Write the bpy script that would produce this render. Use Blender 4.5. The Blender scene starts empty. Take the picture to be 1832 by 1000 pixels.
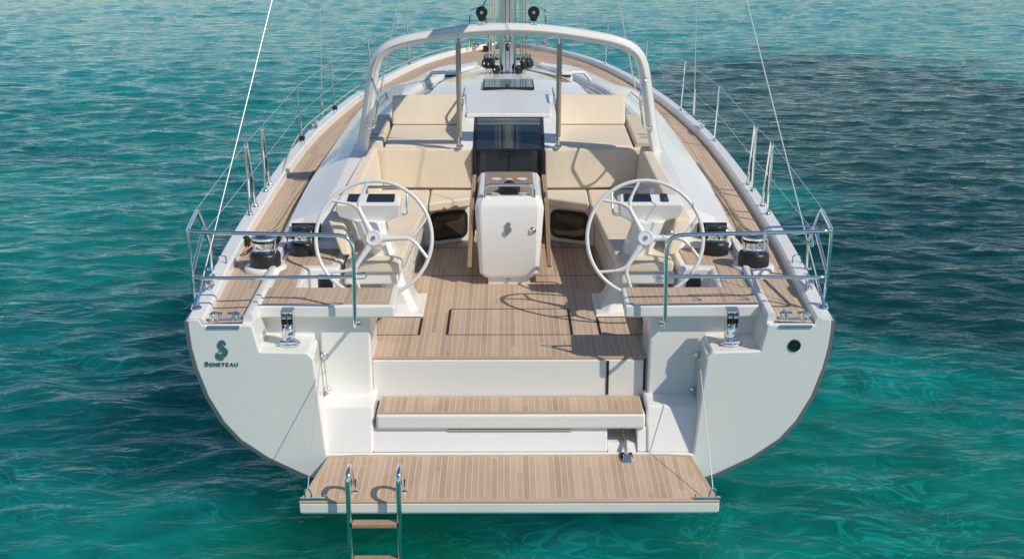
import bpy, bmesh, math, random
import numpy as np
from mathutils import Vector, Matrix
R = math.radians
random.seed(4)
scene = bpy.context.scene
C = scene.collection

# ------------------------------------------------------------------ camera
cam_d = bpy.data.cameras.new("camera"); cam = bpy.data.objects.new("camera", cam_d); C.objects.link(cam)
cam_d.sensor_width = 36.0; cam_d.lens = 45.0; cam_d.clip_end = 3000; cam_d.clip_start = 0.1
cam.location = (-0.022, -7.914, 4.056)
cam.rotation_euler = (R(73.0), 0, R(-0.25))
scene.camera = cam

# ------------------------------------------------------------------ light
SUN = Vector((0.80, -0.54, 1.0)).normalized()
elev = math.asin(SUN.z); azim = math.atan2(SUN.x, SUN.y)
w = bpy.data.worlds.new("World"); scene.world = w; w.use_nodes = True
nt = w.node_tree; bg = nt.nodes["Background"]
sky = nt.nodes.new("ShaderNodeTexSky"); sky.sky_type = 'NISHITA'; sky.sun_disc = False
sky.sun_elevation = elev; sky.sun_rotation = azim
sky.dust_density = 0.0; sky.ozone_density = 2.5; sky.air_density = 0.9
nt.links.new(sky.outputs[0], bg.inputs[0]); bg.inputs[1].default_value = 0.10
sd = bpy.data.lights.new("sun", 'SUN'); so = bpy.data.objects.new("sun", sd); C.objects.link(so)
sd.energy = 3.2; sd.angle = R(0.5); sd.color = (1.0, 0.90, 0.76)
so.rotation_euler = SUN.to_track_quat('Z', 'Y').to_euler()
so.location = (10, -8, 14)
vs = scene.view_settings
vs.view_transform = 'Standard'; vs.look = 'None'; vs.exposure = 0.10; vs.gamma = 1.0

# ------------------------------------------------------------------ materials
def mat(name, col, rough=0.5, metal=0.0, coat=0.0, spec=None, noise=0.0, nscale=8.0, bump=0.0, bscale=40.0, stretch=(1, 1, 1)):
    m = bpy.data.materials.new(name); m.use_nodes = True
    n = m.node_tree.nodes; l = m.node_tree.links; b = n["Principled BSDF"]
    b.inputs["Base Color"].default_value = (*col, 1); b.inputs["Roughness"].default_value = rough
    b.inputs["Metallic"].default_value = metal; b.inputs["Coat Weight"].default_value = coat
    b.inputs["Coat Roughness"].default_value = 0.05
    if spec is not None: b.inputs["Specular IOR Level"].default_value = spec
    if noise or bump:
        tc = n.new("ShaderNodeTexCoord"); mp = n.new("ShaderNodeMapping"); mp.inputs["Scale"].default_value = stretch
        l.new(tc.outputs["Object"], mp.inputs[0])
    if noise:
        t = n.new("ShaderNodeTexNoise"); t.inputs["Scale"].default_value = nscale; t.inputs["Detail"].default_value = 6
        l.new(mp.outputs[0], t.inputs["Vector"])
        r = n.new("ShaderNodeMapRange"); r.inputs[1].default_value = .3; r.inputs[2].default_value = .7
        r.inputs[3].default_value = 1 - noise; r.inputs[4].default_value = 1 + noise * .5
        l.new(t.outputs[0], r.inputs[0])
        mx = n.new("ShaderNodeMix"); mx.data_type = 'RGBA'; mx.blend_type = 'MULTIPLY'; mx.inputs[0].default_value = 1
        mx.inputs[6].default_value = (*col, 1); l.new(r.outputs[0], mx.inputs[7]); l.new(mx.outputs[2], b.inputs["Base Color"])
    if bump:
        t2 = n.new("ShaderNodeTexNoise"); t2.inputs["Scale"].default_value = bscale; t2.inputs["Detail"].default_value = 4
        l.new(mp.outputs[0], t2.inputs["Vector"])
        bp = n.new("ShaderNodeBump"); bp.inputs["Strength"].default_value = bump; bp.inputs["Distance"].default_value = .01
        l.new(t2.outputs[0], bp.inputs["Height"]); l.new(bp.outputs[0], b.inputs["Normal"])
    return m

GEL = mat("gelcoat", (.84, .835, .80), .28, coat=.35, noise=.04, nscale=1.7)
GELM = mat("gelcoat_matt", (.76, .76, .73), .5, noise=.05, nscale=3, bump=.05, bscale=600)
HULL = mat("hull_grey", (.17, .175, .185), .25, coat=.3)
GREYFLOOR = mat("grey_nonskid", (.42, .41, .39), .7, noise=.1)
STEEL = mat("polished_steel", (.80, .82, .84), .09, metal=1.0)
SATIN = mat("satin_steel", (.62, .64, .66), .25, metal=1.0, noise=.1, nscale=20)
ALU = mat("mast_aluminium", (.64, .65, .66), .15, metal=1.0, noise=.08, nscale=4, stretch=(30, 30, .3))
BLACK = mat("black_plastic", (.018, .018, .02), .4, noise=.3, nscale=30)
RUBBER = mat("black_rubber", (.012, .012, .014), .65)
SCREEN = mat("black_screen", (.012, .018, .03), .12, coat=.6)
GLASS = mat("dark_glass", (.02, .032, .045), .04, coat=1.0, spec=.8)
SMOKE = mat("smoked_glass", (.055, .065, .062), .05, spec=.3)
INNER = mat("cabin_shade_dark", (.05, .04, .03), .3)
WHEELM = mat("wheel_white", (.74, .74, .71), .32, coat=.3)
CABLE = mat("wire", (.58, .60, .64), .35, metal=.35)
ROPE = mat("cream_rope", (.60, .50, .33), .85, bump=.6, bscale=250)
ROPED = mat("dark_rope", (.30, .27, .21), .85, bump=.6, bscale=250)
PADDED = mat("padded_sleeve", (.40, .36, .28), .8, noise=.08)
EMBLEM = mat("emblem_metal", (.16, .27, .30), .3, metal=.6)
EMBLEM2 = mat("emblem_silver", (.27, .29, .31), .35, metal=.3)
BEIGE = mat("beige_moulding", (.70, .60, .47), .6, noise=.05, nscale=5)
SEAM = mat("seam_dark", (.03, .025, .02), .8)
BLUET = mat("blue_tag", (.12, .33, .75), .4)

def cushion_mat(name, col, tuft=(1, 1, 1)):
    m = mat(name, col, .85, noise=.06, nscale=2.5)
    n = m.node_tree.nodes; l = m.node_tree.links; b = n["Principled BSDF"]
    tc = n.new("ShaderNodeTexCoord"); mp = n.new("ShaderNodeMapping"); mp.inputs["Scale"].default_value = tuft
    l.new(tc.outputs["Object"], mp.inputs[0])
    t = n.new("ShaderNodeTexNoise"); t.inputs["Scale"].default_value = 1.0; t.inputs["Detail"].default_value = 1; t.inputs["Distortion"].default_value = .4
    l.new(mp.outputs[0], t.inputs["Vector"])
    f = n.new("ShaderNodeTexNoise"); f.inputs["Scale"].default_value = 400
    l.new(tc.outputs["Object"], f.inputs["Vector"])
    b1 = n.new("ShaderNodeBump"); b1.inputs["Strength"].default_value = .35; b1.inputs["Distance"].default_value = .03
    l.new(t.outputs[0], b1.inputs["Height"])
    b2 = n.new("ShaderNodeBump"); b2.inputs["Strength"].default_value = .12; b2.inputs["Distance"].default_value = .002
    l.new(f.outputs[0], b2.inputs["Height"]); l.new(b1.outputs[0], b2.inputs["Normal"]); l.new(b2.outputs[0], b.inputs["Normal"])
    b.inputs["Sheen Weight"].default_value = .15
    return m
CUSH = cushion_mat("cream_fabric", (.75, .645, .50), (1.5, 9, 5))
CUSHB = cushion_mat("cream_back_fabric", (.75, .645, .50), (6, 3, 1.2))

def teak_mat():
    m = bpy.data.materials.new("teak_planks"); m.use_nodes = True
    n = m.node_tree.nodes; l = m.node_tree.links; b = n["Principled BSDF"]; b.inputs["Roughness"].default_value = .62
    uv = n.new("ShaderNodeUVMap"); uv.uv_map = "plank"
    sp = n.new("ShaderNodeSeparateXYZ"); l.new(uv.outputs[0], sp.inputs[0])
    dv = n.new("ShaderNodeMath"); dv.operation = 'DIVIDE'; dv.inputs[1].default_value = PW; l.new(sp.outputs[0], dv.inputs[0])
    fl = n.new("ShaderNodeMath"); fl.operation = 'FLOOR'; l.new(dv.outputs[0], fl.inputs[0])
    fr = n.new("ShaderNodeMath"); fr.operation = 'SUBTRACT'; l.new(dv.outputs[0], fr.inputs[0]); l.new(fl.outputs[0], fr.inputs[1])
    ctr = n.new("ShaderNodeMath"); ctr.operation = 'SUBTRACT'; ctr.inputs[1].default_value = .5; l.new(fr.outputs[0], ctr.inputs[0])
    ab = n.new("ShaderNodeMath"); ab.operation = 'ABSOLUTE'; l.new(ctr.outputs[0], ab.inputs[0])
    cm = n.new("ShaderNodeMapRange"); cm.inputs[1].default_value = .432; cm.inputs[2].default_value = .458; l.new(ab.outputs[0], cm.inputs[0])
    # per plank tone, broken along its length into staves
    pv = n.new("ShaderNodeTexWhiteNoise"); pv.noise_dimensions = '1D'; l.new(fl.outputs[0], pv.inputs["W"])
    off = n.new("ShaderNodeMath"); off.operation = 'MULTIPLY_ADD'; off.inputs[1].default_value = .6
    l.new(sp.outputs[1], off.inputs[0]); l.new(pv.outputs[0], off.inputs[2])
    sfl = n.new("ShaderNodeMath"); sfl.operation = 'FLOOR'; l.new(off.outputs[0], sfl.inputs[0])
    wv = n.new("ShaderNodeTexWhiteNoise"); wv.noise_dimensions = '2D'
    cb = n.new("ShaderNodeCombineXYZ"); l.new(fl.outputs[0], cb.inputs[0]); l.new(sfl.outputs[0], cb.inputs[1]); l.new(cb.outputs[0], wv.inputs["Vector"])
    # grain
    gc = n.new("ShaderNodeCombineXYZ"); l.new(sp.outputs[0], gc.inputs[0])
    gm = n.new("ShaderNodeMath"); gm.operation = 'MULTIPLY'; gm.inputs[1].default_value = .055; l.new(sp.outputs[1], gm.inputs[0]); l.new(gm.outputs[0], gc.inputs[1])
    gz = n.new("ShaderNodeMath"); gz.operation = 'MULTIPLY'; gz.inputs[1].default_value = 3.7; l.new(wv.outputs[0], gz.inputs[0]); l.new(gz.outputs[0], gc.inputs[2])
    g = n.new("ShaderNodeTexNoise"); g.inputs["Scale"].default_value = 150; g.inputs["Detail"].default_value = 5; g.inputs["Distortion"].default_value = .7; l.new(gc.outputs[0], g.inputs["Vector"])
    blot = n.new("ShaderNodeTexNoise"); blot.inputs["Scale"].default_value = 5; blot.inputs["Detail"].default_value = 5; l.new(uv.outputs[0], blot.inputs["Vector"])
    rp = n.new("ShaderNodeValToRGB"); e = rp.color_ramp.elements
    e[0].position = 0; e[0].color = (.35, .243, .153, 1); e[1].position = 1; e[1].color = (.63, .468, .325, 1)
    c2 = rp.color_ramp.elements.new(.5); c2.color = (.50, .356, .238, 1)
    a1 = n.new("ShaderNodeMath"); a1.operation = 'MULTIPLY_ADD'; a1.inputs[1].default_value = .52; a1.inputs[2].default_value = -.11; l.new(wv.outputs[0], a1.inputs[0])
    a2 = n.new("ShaderNodeMath"); a2.operation = 'MULTIPLY_ADD'; a2.inputs[1].default_value = .40; l.new(g.outputs[0], a2.inputs[0]); l.new(a1.outputs[0], a2.inputs[2])
    a3 = n.new("ShaderNodeMath"); a3.operation = 'MULTIPLY_ADD'; a3.inputs[1].default_value = .42; l.new(blot.outputs[0], a3.inputs[0]); l.new(a2.outputs[0], a3.inputs[2])
    l.new(a3.outputs[0], rp.inputs[0])
    mx = n.new("ShaderNodeMix"); mx.data_type = 'RGBA'; l.new(cm.outputs[0], mx.inputs[0]); l.new(rp.outputs[0], mx.inputs[6]); mx.inputs[7].default_value = (.56, .57, .56, 1)
    l.new(mx.outputs[2], b.inputs["Base Color"])
    bp = n.new("ShaderNodeBump"); bp.inputs["Strength"].default_value = .15; bp.inputs["Distance"].default_value = .003; l.new(g.outputs[0], bp.inputs["Height"]); l.new(bp.outputs[0], b.inputs["Normal"])
    return m
PW = .0415
TEAK = teak_mat()
TEAKP = mat("teak_panel", (.36, .25, .16), .55, noise=.16, nscale=9, stretch=(1, 12, 12))
TEAKD = mat("teak_leaf", (.40, .275, .17), .55, noise=.14, nscale=8, stretch=(8, 1, 1))

# ------------------------------------------------------------------ mesh builder
def V(*a): return Vector(a)
class MB:
    def __init__(s): s.v = []; s.f = []; s.uv = {}
    def face(s, idx, uv=None):
        if uv: s.uv[len(s.f)] = uv
        s.f.append(tuple(idx))
    def add(s, verts):
        b = len(s.v); s.v += [Vector(p) for p in verts]; return b
    def loft(s, rings, closed=True, cap0=True, cap1=True):
        n = len(rings[0]); b = [s.add(r) for r in rings]
        for a, c in zip(b[:-1], b[1:]):
            for i in range(n if closed else n - 1):
                j = (i + 1) % n; s.face((a + i, a + j, c + j, c + i))
        if closed and cap0: s.face([b[0] + i for i in range(n)][::-1])
        if closed and cap1: s.face([b[-1] + i for i in range(n)])
        return s
    def prism(s, ring, d):
        d = Vector(d); return s.loft([ring, [Vector(p) + d for p in ring]])
    def box(s, x0, x1, y0, y1, z0, z1):
        return s.loft([[(x0, y0, z0), (x1, y0, z0), (x1, y1, z0), (x0, y1, z0)], [(x0, y0, z1), (x1, y0, z1), (x1, y1, z1), (x0, y1, z1)]])
    def tube(s, pts, r, seg=12, closed=False, ry=None, up=None):
        pts = [Vector(p) for p in pts]; n = len(pts); rings = []
        prev = None
        for i, p in enumerate(pts):
            if closed: t = pts[(i + 1) % n] - pts[i - 1]
            else: t = pts[min(i + 1, n - 1)] - pts[max(i - 1, 0)]
            t.normalize()
            if up is not None: a = (Vector(up) - t * t.dot(Vector(up))).normalized()
            elif prev is None:
                a = t.orthogonal().normalized()
            else:
                a = prev - t * prev.dot(t); a.normalize()
            prev = a; c = t.cross(a)
            rr = r[i] if isinstance(r, (list, tuple)) else r
            r2 = rr if ry is None else ry
            rings.append([p + a * (rr * math.cos(2 * math.pi * k / seg)) + c * (r2 * math.sin(2 * math.pi * k / seg)) for k in range(seg)])
        if closed: rings.append(rings[0])
        return s.loft(rings, True, not closed, not closed)
    def lathe(s, prof, ctr, axis=(0, 0, 1), seg=32):
        ax = Vector(axis).normalized(); a = ax.orthogonal().normalized(); c = ax.cross(a); ctr = Vector(ctr)
        rings = [[ctr + ax * h + (a * math.cos(2 * math.pi * k / seg) + c * math.sin(2 * math.pi * k / seg)) * max(r, 1e-4) for k in range(seg)] for r, h in prof]
        return s.loft(rings)
    def mirror(s):
        o = MB(); o.v = [Vector((-p.x, p.y, p.z)) for p in s.v]
        for i, f in enumerate(s.f):
            o.face(f[::-1], [(-u, v) for u, v in s.uv[i]][::-1] if i in s.uv else None)
        return o
    def build(s, name, m, parent=None, bevel=0, seg=2, smooth=35, label=None):
        me = bpy.data.meshes.new(name); me.from_pydata([tuple(p) for p in s.v], [], s.f)
        if s.uv:
            ul = me.uv_layers.new(name="plank")
            for i, poly in enumerate(me.polygons):
                q = s.uv.get(i)
                for k, li in enumerate(poly.loop_indices):
                    if q: ul.data[li].uv = q[k]
                    else:
                        ul.data[li].uv = (me.vertices[me.loops[li].vertex_index].co.x, me.vertices[me.loops[li].vertex_index].co.y)
        bm = bmesh.new(); bm.from_mesh(me)
        bmesh.ops.recalc_face_normals(bm, faces=bm.faces)
        bm.to_mesh(me); bm.free()
        me.materials.append(m)
        if smooth:
            me.polygons.foreach_set("use_smooth", [True] * len(me.polygons)); me.set_sharp_from_angle(angle=R(smooth))
        o = bpy.data.objects.new(name, me); C.objects.link(o)
        if parent is not None: o.parent = parent
        if bevel:
            b = o.modifiers.new("bevel", 'BEVEL'); b.width = bevel; b.segments = seg; b.limit_method = 'ANGLE'; b.angle_limit = R(32); b.harden_normals = True
            b.use_clamp_overlap = True
        if label: o["label"] = label
        return o

def fillet(pts, r, n=6, closed=False):
    pts = [Vector(p) for p in pts]; out = []; m = len(pts)
    for i, p in enumerate(pts):
        if not closed and (i == 0 or i == m - 1): out.append(p); continue
        a = pts[i - 1] - p; b = pts[(i + 1) % m] - p
        rr = r[i] if isinstance(r, (list, tuple)) else r
        d = min(rr, a.length * .48, b.length * .48)
        if d < 1e-4: out.append(p); continue
        p0 = p + a.normalized() * d; p1 = p + b.normalized() * d
        for k in range(n + 1):
            t = k / n; out.append(p0 * (1 - t) ** 2 + p * 2 * t * (1 - t) + p1 * t * t)
    return out
def spline(pts, n=10):
    pts = [Vector(p) for p in pts]; q = [pts[0] * 2 - pts[1]] + pts + [pts[-1] * 2 - pts[-2]]; out = []
    for i in range(1, len(q) - 2):
        p0, p1, p2, p3 = q[i - 1], q[i], q[i + 1], q[i + 2]
        for k in range(n):
            t = k / n
            out.append(.5 * ((2 * p1) + (p2 - p0) * t + (2 * p0 - 5 * p1 + 4 * p2 - p3) * t * t + (3 * p1 - p0 - 3 * p2 + p3) * t ** 3))
    out.append(pts[-1]); return out
def interp(tab):
    xs = [a for a, _ in tab]; ys = [b for _, b in tab]
    def f(x):
        if x <= xs[0]: return ys[0]
        if x >= xs[-1]: return ys[-1]
        i = max(k for k in range(len(xs)) if xs[k] <= x)
        def m(k):
            if k == 0: return (ys[1] - ys[0]) / (xs[1] - xs[0])
            if k == len(xs) - 1: return (ys[-1] - ys[-2]) / (xs[-1] - xs[-2])
            a = (ys[k] - ys[k - 1]) / (xs[k] - xs[k - 1]); b = (ys[k + 1] - ys[k]) / (xs[k + 1] - xs[k])
            return 0 if a * b <= 0 else 2 * a * b / (a + b)
        h = xs[i + 1] - xs[i]; t = (x - xs[i]) / h
        return (2 * t ** 3 - 3 * t * t + 1) * ys[i] + (t ** 3 - 2 * t * t + t) * h * m(i) + (-2 * t ** 3 + 3 * t * t) * ys[i + 1] + (t ** 3 - t * t) * h * m(i + 1)
    return f

def teak_sheet(name, outline, zf, parent, th=.012, border=.042, rot=False, u0=0.0, bevel=0, label=None, m=None):
    """flat teak panel: margin boards all round, straight planks along y (or x) inside"""
    mb = MB(); P = [Vector((x, y, 0)) for x, y in outline]; n = len(P)
    area = sum(P[i].x * P[(i + 1) % n].y - P[(i + 1) % n].x * P[i].y for i in range(n))
    if area < 0: P = P[::-1]
    Q = []
    for i in range(n):
        a = (P[i] - P[i - 1]).normalized(); b = (P[(i + 1) % n] - P[i]).normalized()
        na = Vector((-a.y, a.x, 0)); nb = Vector((-b.y, b.x, 0)); k = (na + nb); k = k / max(.2, k.dot(na))
        Q.append(P[i] + k * border)
    top = lambda p: (p.x, p.y, zf(p.x, p.y)); bot = lambda p: (p.x, p.y, zf(p.x, p.y) - th)
    bo = mb.add([top(p) for p in P]); bi = mb.add([top(p) for p in Q]); bb = mb.add([bot(p) for p in P])
    s = 0
    for i in range(n):
        j = (i + 1) % n; L = (P[j] - P[i]).length
        k = (37 + i) * PW
        mb.face((bo + i, bo + j, bi + j, bi + i), [(k + .3 * PW, s), (k + .3 * PW, s + L), (k + .97 * PW, s + L), (k + .97 * PW, s)])
        mb.face((bb + i, bb + j, bo + j, bo + i), [(k + .3 * PW, s)] * 4); s += L
    if rot: mb.face([bi + i for i in range(n)], [(q.y + u0, q.x) for q in Q])
    else: mb.face([bi + i for i in range(n)], [(q.x + u0, q.y) for q in Q])
    mb.face([bb + i for i in range(n)][::-1])
    return mb.build(name, m or TEAK, parent, bevel=bevel, smooth=0, label=label)

def both(fn):
    for s in (-1, 1): fn(s)
def mx(s, pts): return [(s * p[0], p[1], p[2]) for p in pts]

def thing(name, label, cat, loc=(0, 0, 0), group=None):
    o = bpy.data.objects.new(name, None); C.objects.link(o); o.location = loc
    o["label"] = label; o["category"] = cat
    if group: o["group"] = group
    return o

# ------------------------------------------------------------------ yacht shape tables (metres; x starboard, y towards the bow)
HB = interp([(0, 2.106), (.35, 2.122), (1.4, 2.183), (2.5, 2.215), (4, 2.232), (5.4, 2.217), (7.2, 2.098), (9.2, 1.858), (11.5, 1.376), (12.5, .96), (13.15, .58), (13.6, .24), (13.8, .03)])
SH = interp([(0, 1.372), (1, 1.400), (2.5, 1.445), (5.4, 1.507), (7.2, 1.534), (9.2, 1.557), (11.5, 1.577), (13.8, 1.595)])
DZ = lambda y: SH(y) - (.036 + .034 * min(1, max(0, y / 1.0)))
XI = interp([(0, 1.742), (1.2, 1.778), (2.2, 1.822), (3.0, 1.836), (4.4, 1.815), (6.5, 1.775), (8.0, 1.68), (8.9, 1.55), (9.9, 1.31), (10.8, 1.07), (11.3, .86)])
CAPW = lambda y: .105 if y < 12 else .105 * max(.15, (13.9 - y) / 1.9)
SOLE = .93
yacht = thing("sailing_yacht", "large white sailing yacht with teak decks, twin wheels and lowered bathing platform, seen from astern", "sailing yacht")

# ---- hull
SEC = [(2.106, 1.353), (2.104, 1.27), (2.096, 1.17), (2.068, 1.02), (2.008, .824), (1.916, .642), (1.812, .512), (1.632, .377), (1.393, .252), (1.0, .11), (.5, .0), (0, -.05)]
KD = interp([(0, 1.0), (4, 1.25), (8, 1.35), (11, 1.2), (13.8, 1.0)])
def sec(y, dx=0):
    k = HB(y) / 2.106; d = KD(y)
    half = [((px) * k + dx, y, SH(y) - .02 + (pz - 1.353) * d) for px, pz in SEC]
    return half + [(-p[0], p[1], p[2]) for p in half[-2::-1]]
ys = [0.001, .2, .5, 1, 1.6, 2.3, 3, 4, 5, 6, 7, 8, 9, 10, 10.8, 11.5, 12, 12.5, 12.9, 13.2, 13.5, 13.7, 13.8]
hull = MB().loft([sec(y) for y in ys], closed=False).build("hull", HULL, yacht, smooth=60)

# ---- bulwark cap rail
def bulwark(s):
    yy = [0.0, .1, .3, .6, 1, 1.6, 2.3, 3, 3.7, 4.4, 5.2, 6, 7, 8, 9, 10, 10.8, 11.5, 12, 12.4, 12.8, 13.1, 13.4, 13.6, 13.75]
    rings = []
    for y in yy:
        h, z, c, d = HB(y), SH(y), CAPW(y), DZ(y)
        rings.append(mx(s, [(h + .004, y, z - .05), (h + .004, y, z - .01), (h - .008, y, z), (h - c + .012, y, z), (h - c - .004, y, z - .014), (h - c - .012, y, d - .03), (h - c * .5, y, d - .04)]))
    MB().loft(rings).build("bulwark", GEL, yacht, smooth=28)
both(bulwark)

# ---- transom (one skin with the stepped cut-out)
OUT = [(0, -.05), (.5, 0), (1.0, .11), (1.393, .252), (1.632, .377), (1.812, .512), (1.916, .642), (2.008, .824), (2.068, 1.02), (2.096, 1.17), (2.104, 1.27), (2.106, 1.34), (2.092, 1.372), (2.03, 1.372), (2.005, 1.33), (1.685, 1.33), (1.645, 1.145), (1.335, 1.137), (1.295, 1.095), (1.235, .405), (0, .405)]
full = OUT + [(-x, z) for x, z in OUT[-2:0:-1]]
tr = MB(); tr.prism([(x, -.004, z) for x, z in full], (0, .05, 0)); transom = tr.build("transom", GEL, yacht, bevel=.014, seg=3)
# edge trim: grey rub line where the topsides meet the transom
def rub(s):
    rr = []
    for i, (px, pz) in enumerate(SEC[:-1]):
        a = Vector(SEC[max(i - 1, 0)]); c = Vector(SEC[i + 1]); t = (c - a).normalized(); nx, nz = -t.y, t.x
        if nx < 0: nx, nz = -nx, -nz
        rr.append(mx(s, [(px - nx * .006, -.0015, pz - nz * .006), (px + nx * .020, .002, pz + nz * .020), (px + nx * .024, .3, pz + nz * .024), (px - nx * .006, .3, pz - nz * .006)]))
    MB().loft(rr).build("hull_edge_trim", HULL, yacht, smooth=50)
both(rub)

def stern_side(s):
    # recess cheek, shelf for the backstay tackle, inner panel, lower ledge
    def B(): return MB()
    b = B()
    b.loft([mx(s, [(1.69, .02, 1.14), (1.335, .02, 1.132), (1.335, .40, 1.132), (1.69, .40, 1.14)]), mx(s, [(1.69, .02, .9), (1.30, .02, .9), (1.30, .40, .9), (1.69, .40, .9)])])
    b.build("stern_shelf", GEL, yacht, bevel=.012)
    b = B(); b.loft([mx(s, [(1.298, .03, 1.10), (1.36, .03, 1.10), (1.36, .42, 1.10), (1.318, .42, 1.10)]), mx(s, [(1.238, .03, .395), (1.32, .03, .395), (1.32, .42, .395), (1.29, .42, .395)])])
    b.build("recess_cheek", GEL, yacht, bevel=.012)
    b = B(); b.box(*sorted((s * .955, s * 1.70)), .36, .46, .62, 1.285); b.build("stern_panel", GEL, yacht, bevel=.02, seg=3)
    b = B(); b.box(*sorted((s * .957, s * .985)), .40, .80, .62, 1.285); b.build("panel_return", GEL, yacht, bevel=.008)
    b = B(); b.loft([mx(s, [(.925, .02, .40), (1.29, .02, .40), (1.29, .5, .40), (.925, .5, .40)]), mx(s, [(.925, .14, .70), (1.29, .14, .70), (1.29, .5, .70), (.925, .5, .70)])])
    b.build("stern_ledge", GEL, yacht, bevel=.02, seg=3)
    # outboard face of the notch
    b = B(); b.loft([mx(s, [(1.684, .03, 1.327), (1.80, .03, 1.327), (1.80, .42, 1.327), (1.69, .42, 1.327)]), mx(s, [(1.644, .03, 1.10), (1.80, .03, 1.10), (1.80, .42, 1.10), (1.655, .42, 1.10)])])
    b.build("notch_side", GEL, yacht, bevel=.01)
both(stern_side)

# riser, step, lower bulkhead
MB().box(-.955, .955, .43, .47, .60, SOLE - .012).build("step_riser", GEL, yacht, bevel=.008)
sb = MB(); sb.box(-.905, .915, .07, .42, .555, .662); step = sb.build("boarding_step", GEL, yacht, bevel=.02, seg=3)
teak_sheet("step_tread", [(-.888, .085), (.898, .085), (.898, .40), (-.888, .40)], lambda x, y: .6685, step, th=.01, border=.034)
rb = MB(); rb.loft([[(-.93, .04, .40), (.66, .04, .40), (.66, .5, .40), (-.93, .5, .40)], [(-.93, .10, .56), (.66, .10, .56), (.66, .5, .56), (-.93, .5, .56)]]); rb.build("lower_bulkhead", GEL, yacht, bevel=.01)
rb = MB(); rb.loft([[(.86, .04, .40), (.93, .04, .40), (.93, .5, .40), (.86, .5, .40)], [(.86, .10, .56), (.93, .10, .56), (.93, .5, .56), (.86, .5, .56)]]); rb.build("lower_bulkhead", GEL, yacht, bevel=.01)
rb = MB(); rb.box(.66, .86, .30, .5, .40, .56); rb.loft([[(.66, .04, .385), (.86, .04, .385), (.86, .5, .385), (.66, .5, .385)], [(.66, .085, .45), (.86, .085, .45), (.86, .5, .45), (.66, .5, .45)]]); rb.build("strut_recess", GELM, yacht, bevel=.01)
MB().box(-.42, .42, .080, .12, .535, .552).build("vent_slot", GREYFLOOR, yacht, bevel=.004)
MB().box(.672, .690, .424, .435, .665, .915).build("riser_gap", SEAM, yacht)
MB().box(.93, .946, .424, .432, .665, .925).build("riser_gap", SEAM, yacht)

# ---- cockpit sole
solem = MB(); solem.box(-1.75, 1.75, .47, 3.95, SOLE - .12, SOLE - .016); solem.build("cockpit_floor", GREYFLOOR, yacht)
sole = teak_sheet("cockpit_sole", [(-1.02, .44), (1.02, .44), (1.02, 1.5), (.84, 1.72), (.80, 3.9), (-.80, 3.9), (-.84, 1.72), (-1.02, 1.5)], lambda x, y: SOLE, yacht, th=.014, border=.04)
def hatch(x0, x1, y0, y1, slots):
    e = .0035; z0, z1 = SOLE - .004, SOLE + .0025
    b = MB(); b.box(x0, x1, y0 - e, y0 + e, z0, z1); b.box(x0, x1, y1 - e, y1 + e, z0, z1); b.box(x0 - e, x0 + e, y0 + e, y1 - e, z0, z1); b.box(x1 - e, x1 + e, y0 + e, y1 - e, z0, z1)
    o = b.build("floor_hatch", SEAM, sole)
    for xs in slots: MB().box(xs - .009, xs + .009, y0 + .005, y1 - .03, SOLE, SOLE + .004).build("finger_slot", RUBBER, yacht)
hatch(-.458, .456, .928, 1.526, (-.458, .456)); hatch(-1.0, -.662, .928, 1.325, (-.665,)); hatch(.662, 1.0, .928, 1.325, (.665,))
hatch(-.75, .75, 2.42, 3.3, ())

# ---- side decks
def side_deck(s):
    yy = [0.006] + [0.15 + i * .15 for i in range(89)]
    yy = [y for y in yy if y < 13.45]
    mb = MB(); NN = 8; prev = None
    base = MB(); br = []
    for y in yy:
        xo = HB(y) - CAPW(y) + .002; xi = XI(y) if y < 11.3 else 0.0
        if y < .45: xo = min(xo, 2.0 + (y) * .05)
        b = mb.add([(s * (xo + (xi - xo) * k / NN), y, DZ(y) + .012 * (k / NN)) for k in range(NN + 1)])
        us = [(xo - (xo + (xi - xo) * k / NN)) + .6 * PW for k in range(NN + 1)]
        if prev:
            pb, pu, py = prev
            for k in range(NN):
                mb.face((pb + k, pb + k + 1, b + k + 1, b + k), [(pu[k], py), (pu[k + 1], py), (us[k + 1], y), (us[k], y)])
        prev = (b, us, y)
    for y in yy: 
        xo = HB(y) - .03; xi = (XI(y) - .06) if y < 11.3 else 0.0
        br.append(mx(s, [(xo, y, DZ(y) - .004), (xi, y, DZ(y) - .004), (xi, y, DZ(y) - .09), (xo, y, DZ(y) - .09)]))
    base.loft(br).build("deck_moulding", GEL, yacht)
    mb.build("teak_deck", TEAK, yacht, smooth=60)
both(side_deck)

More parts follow.
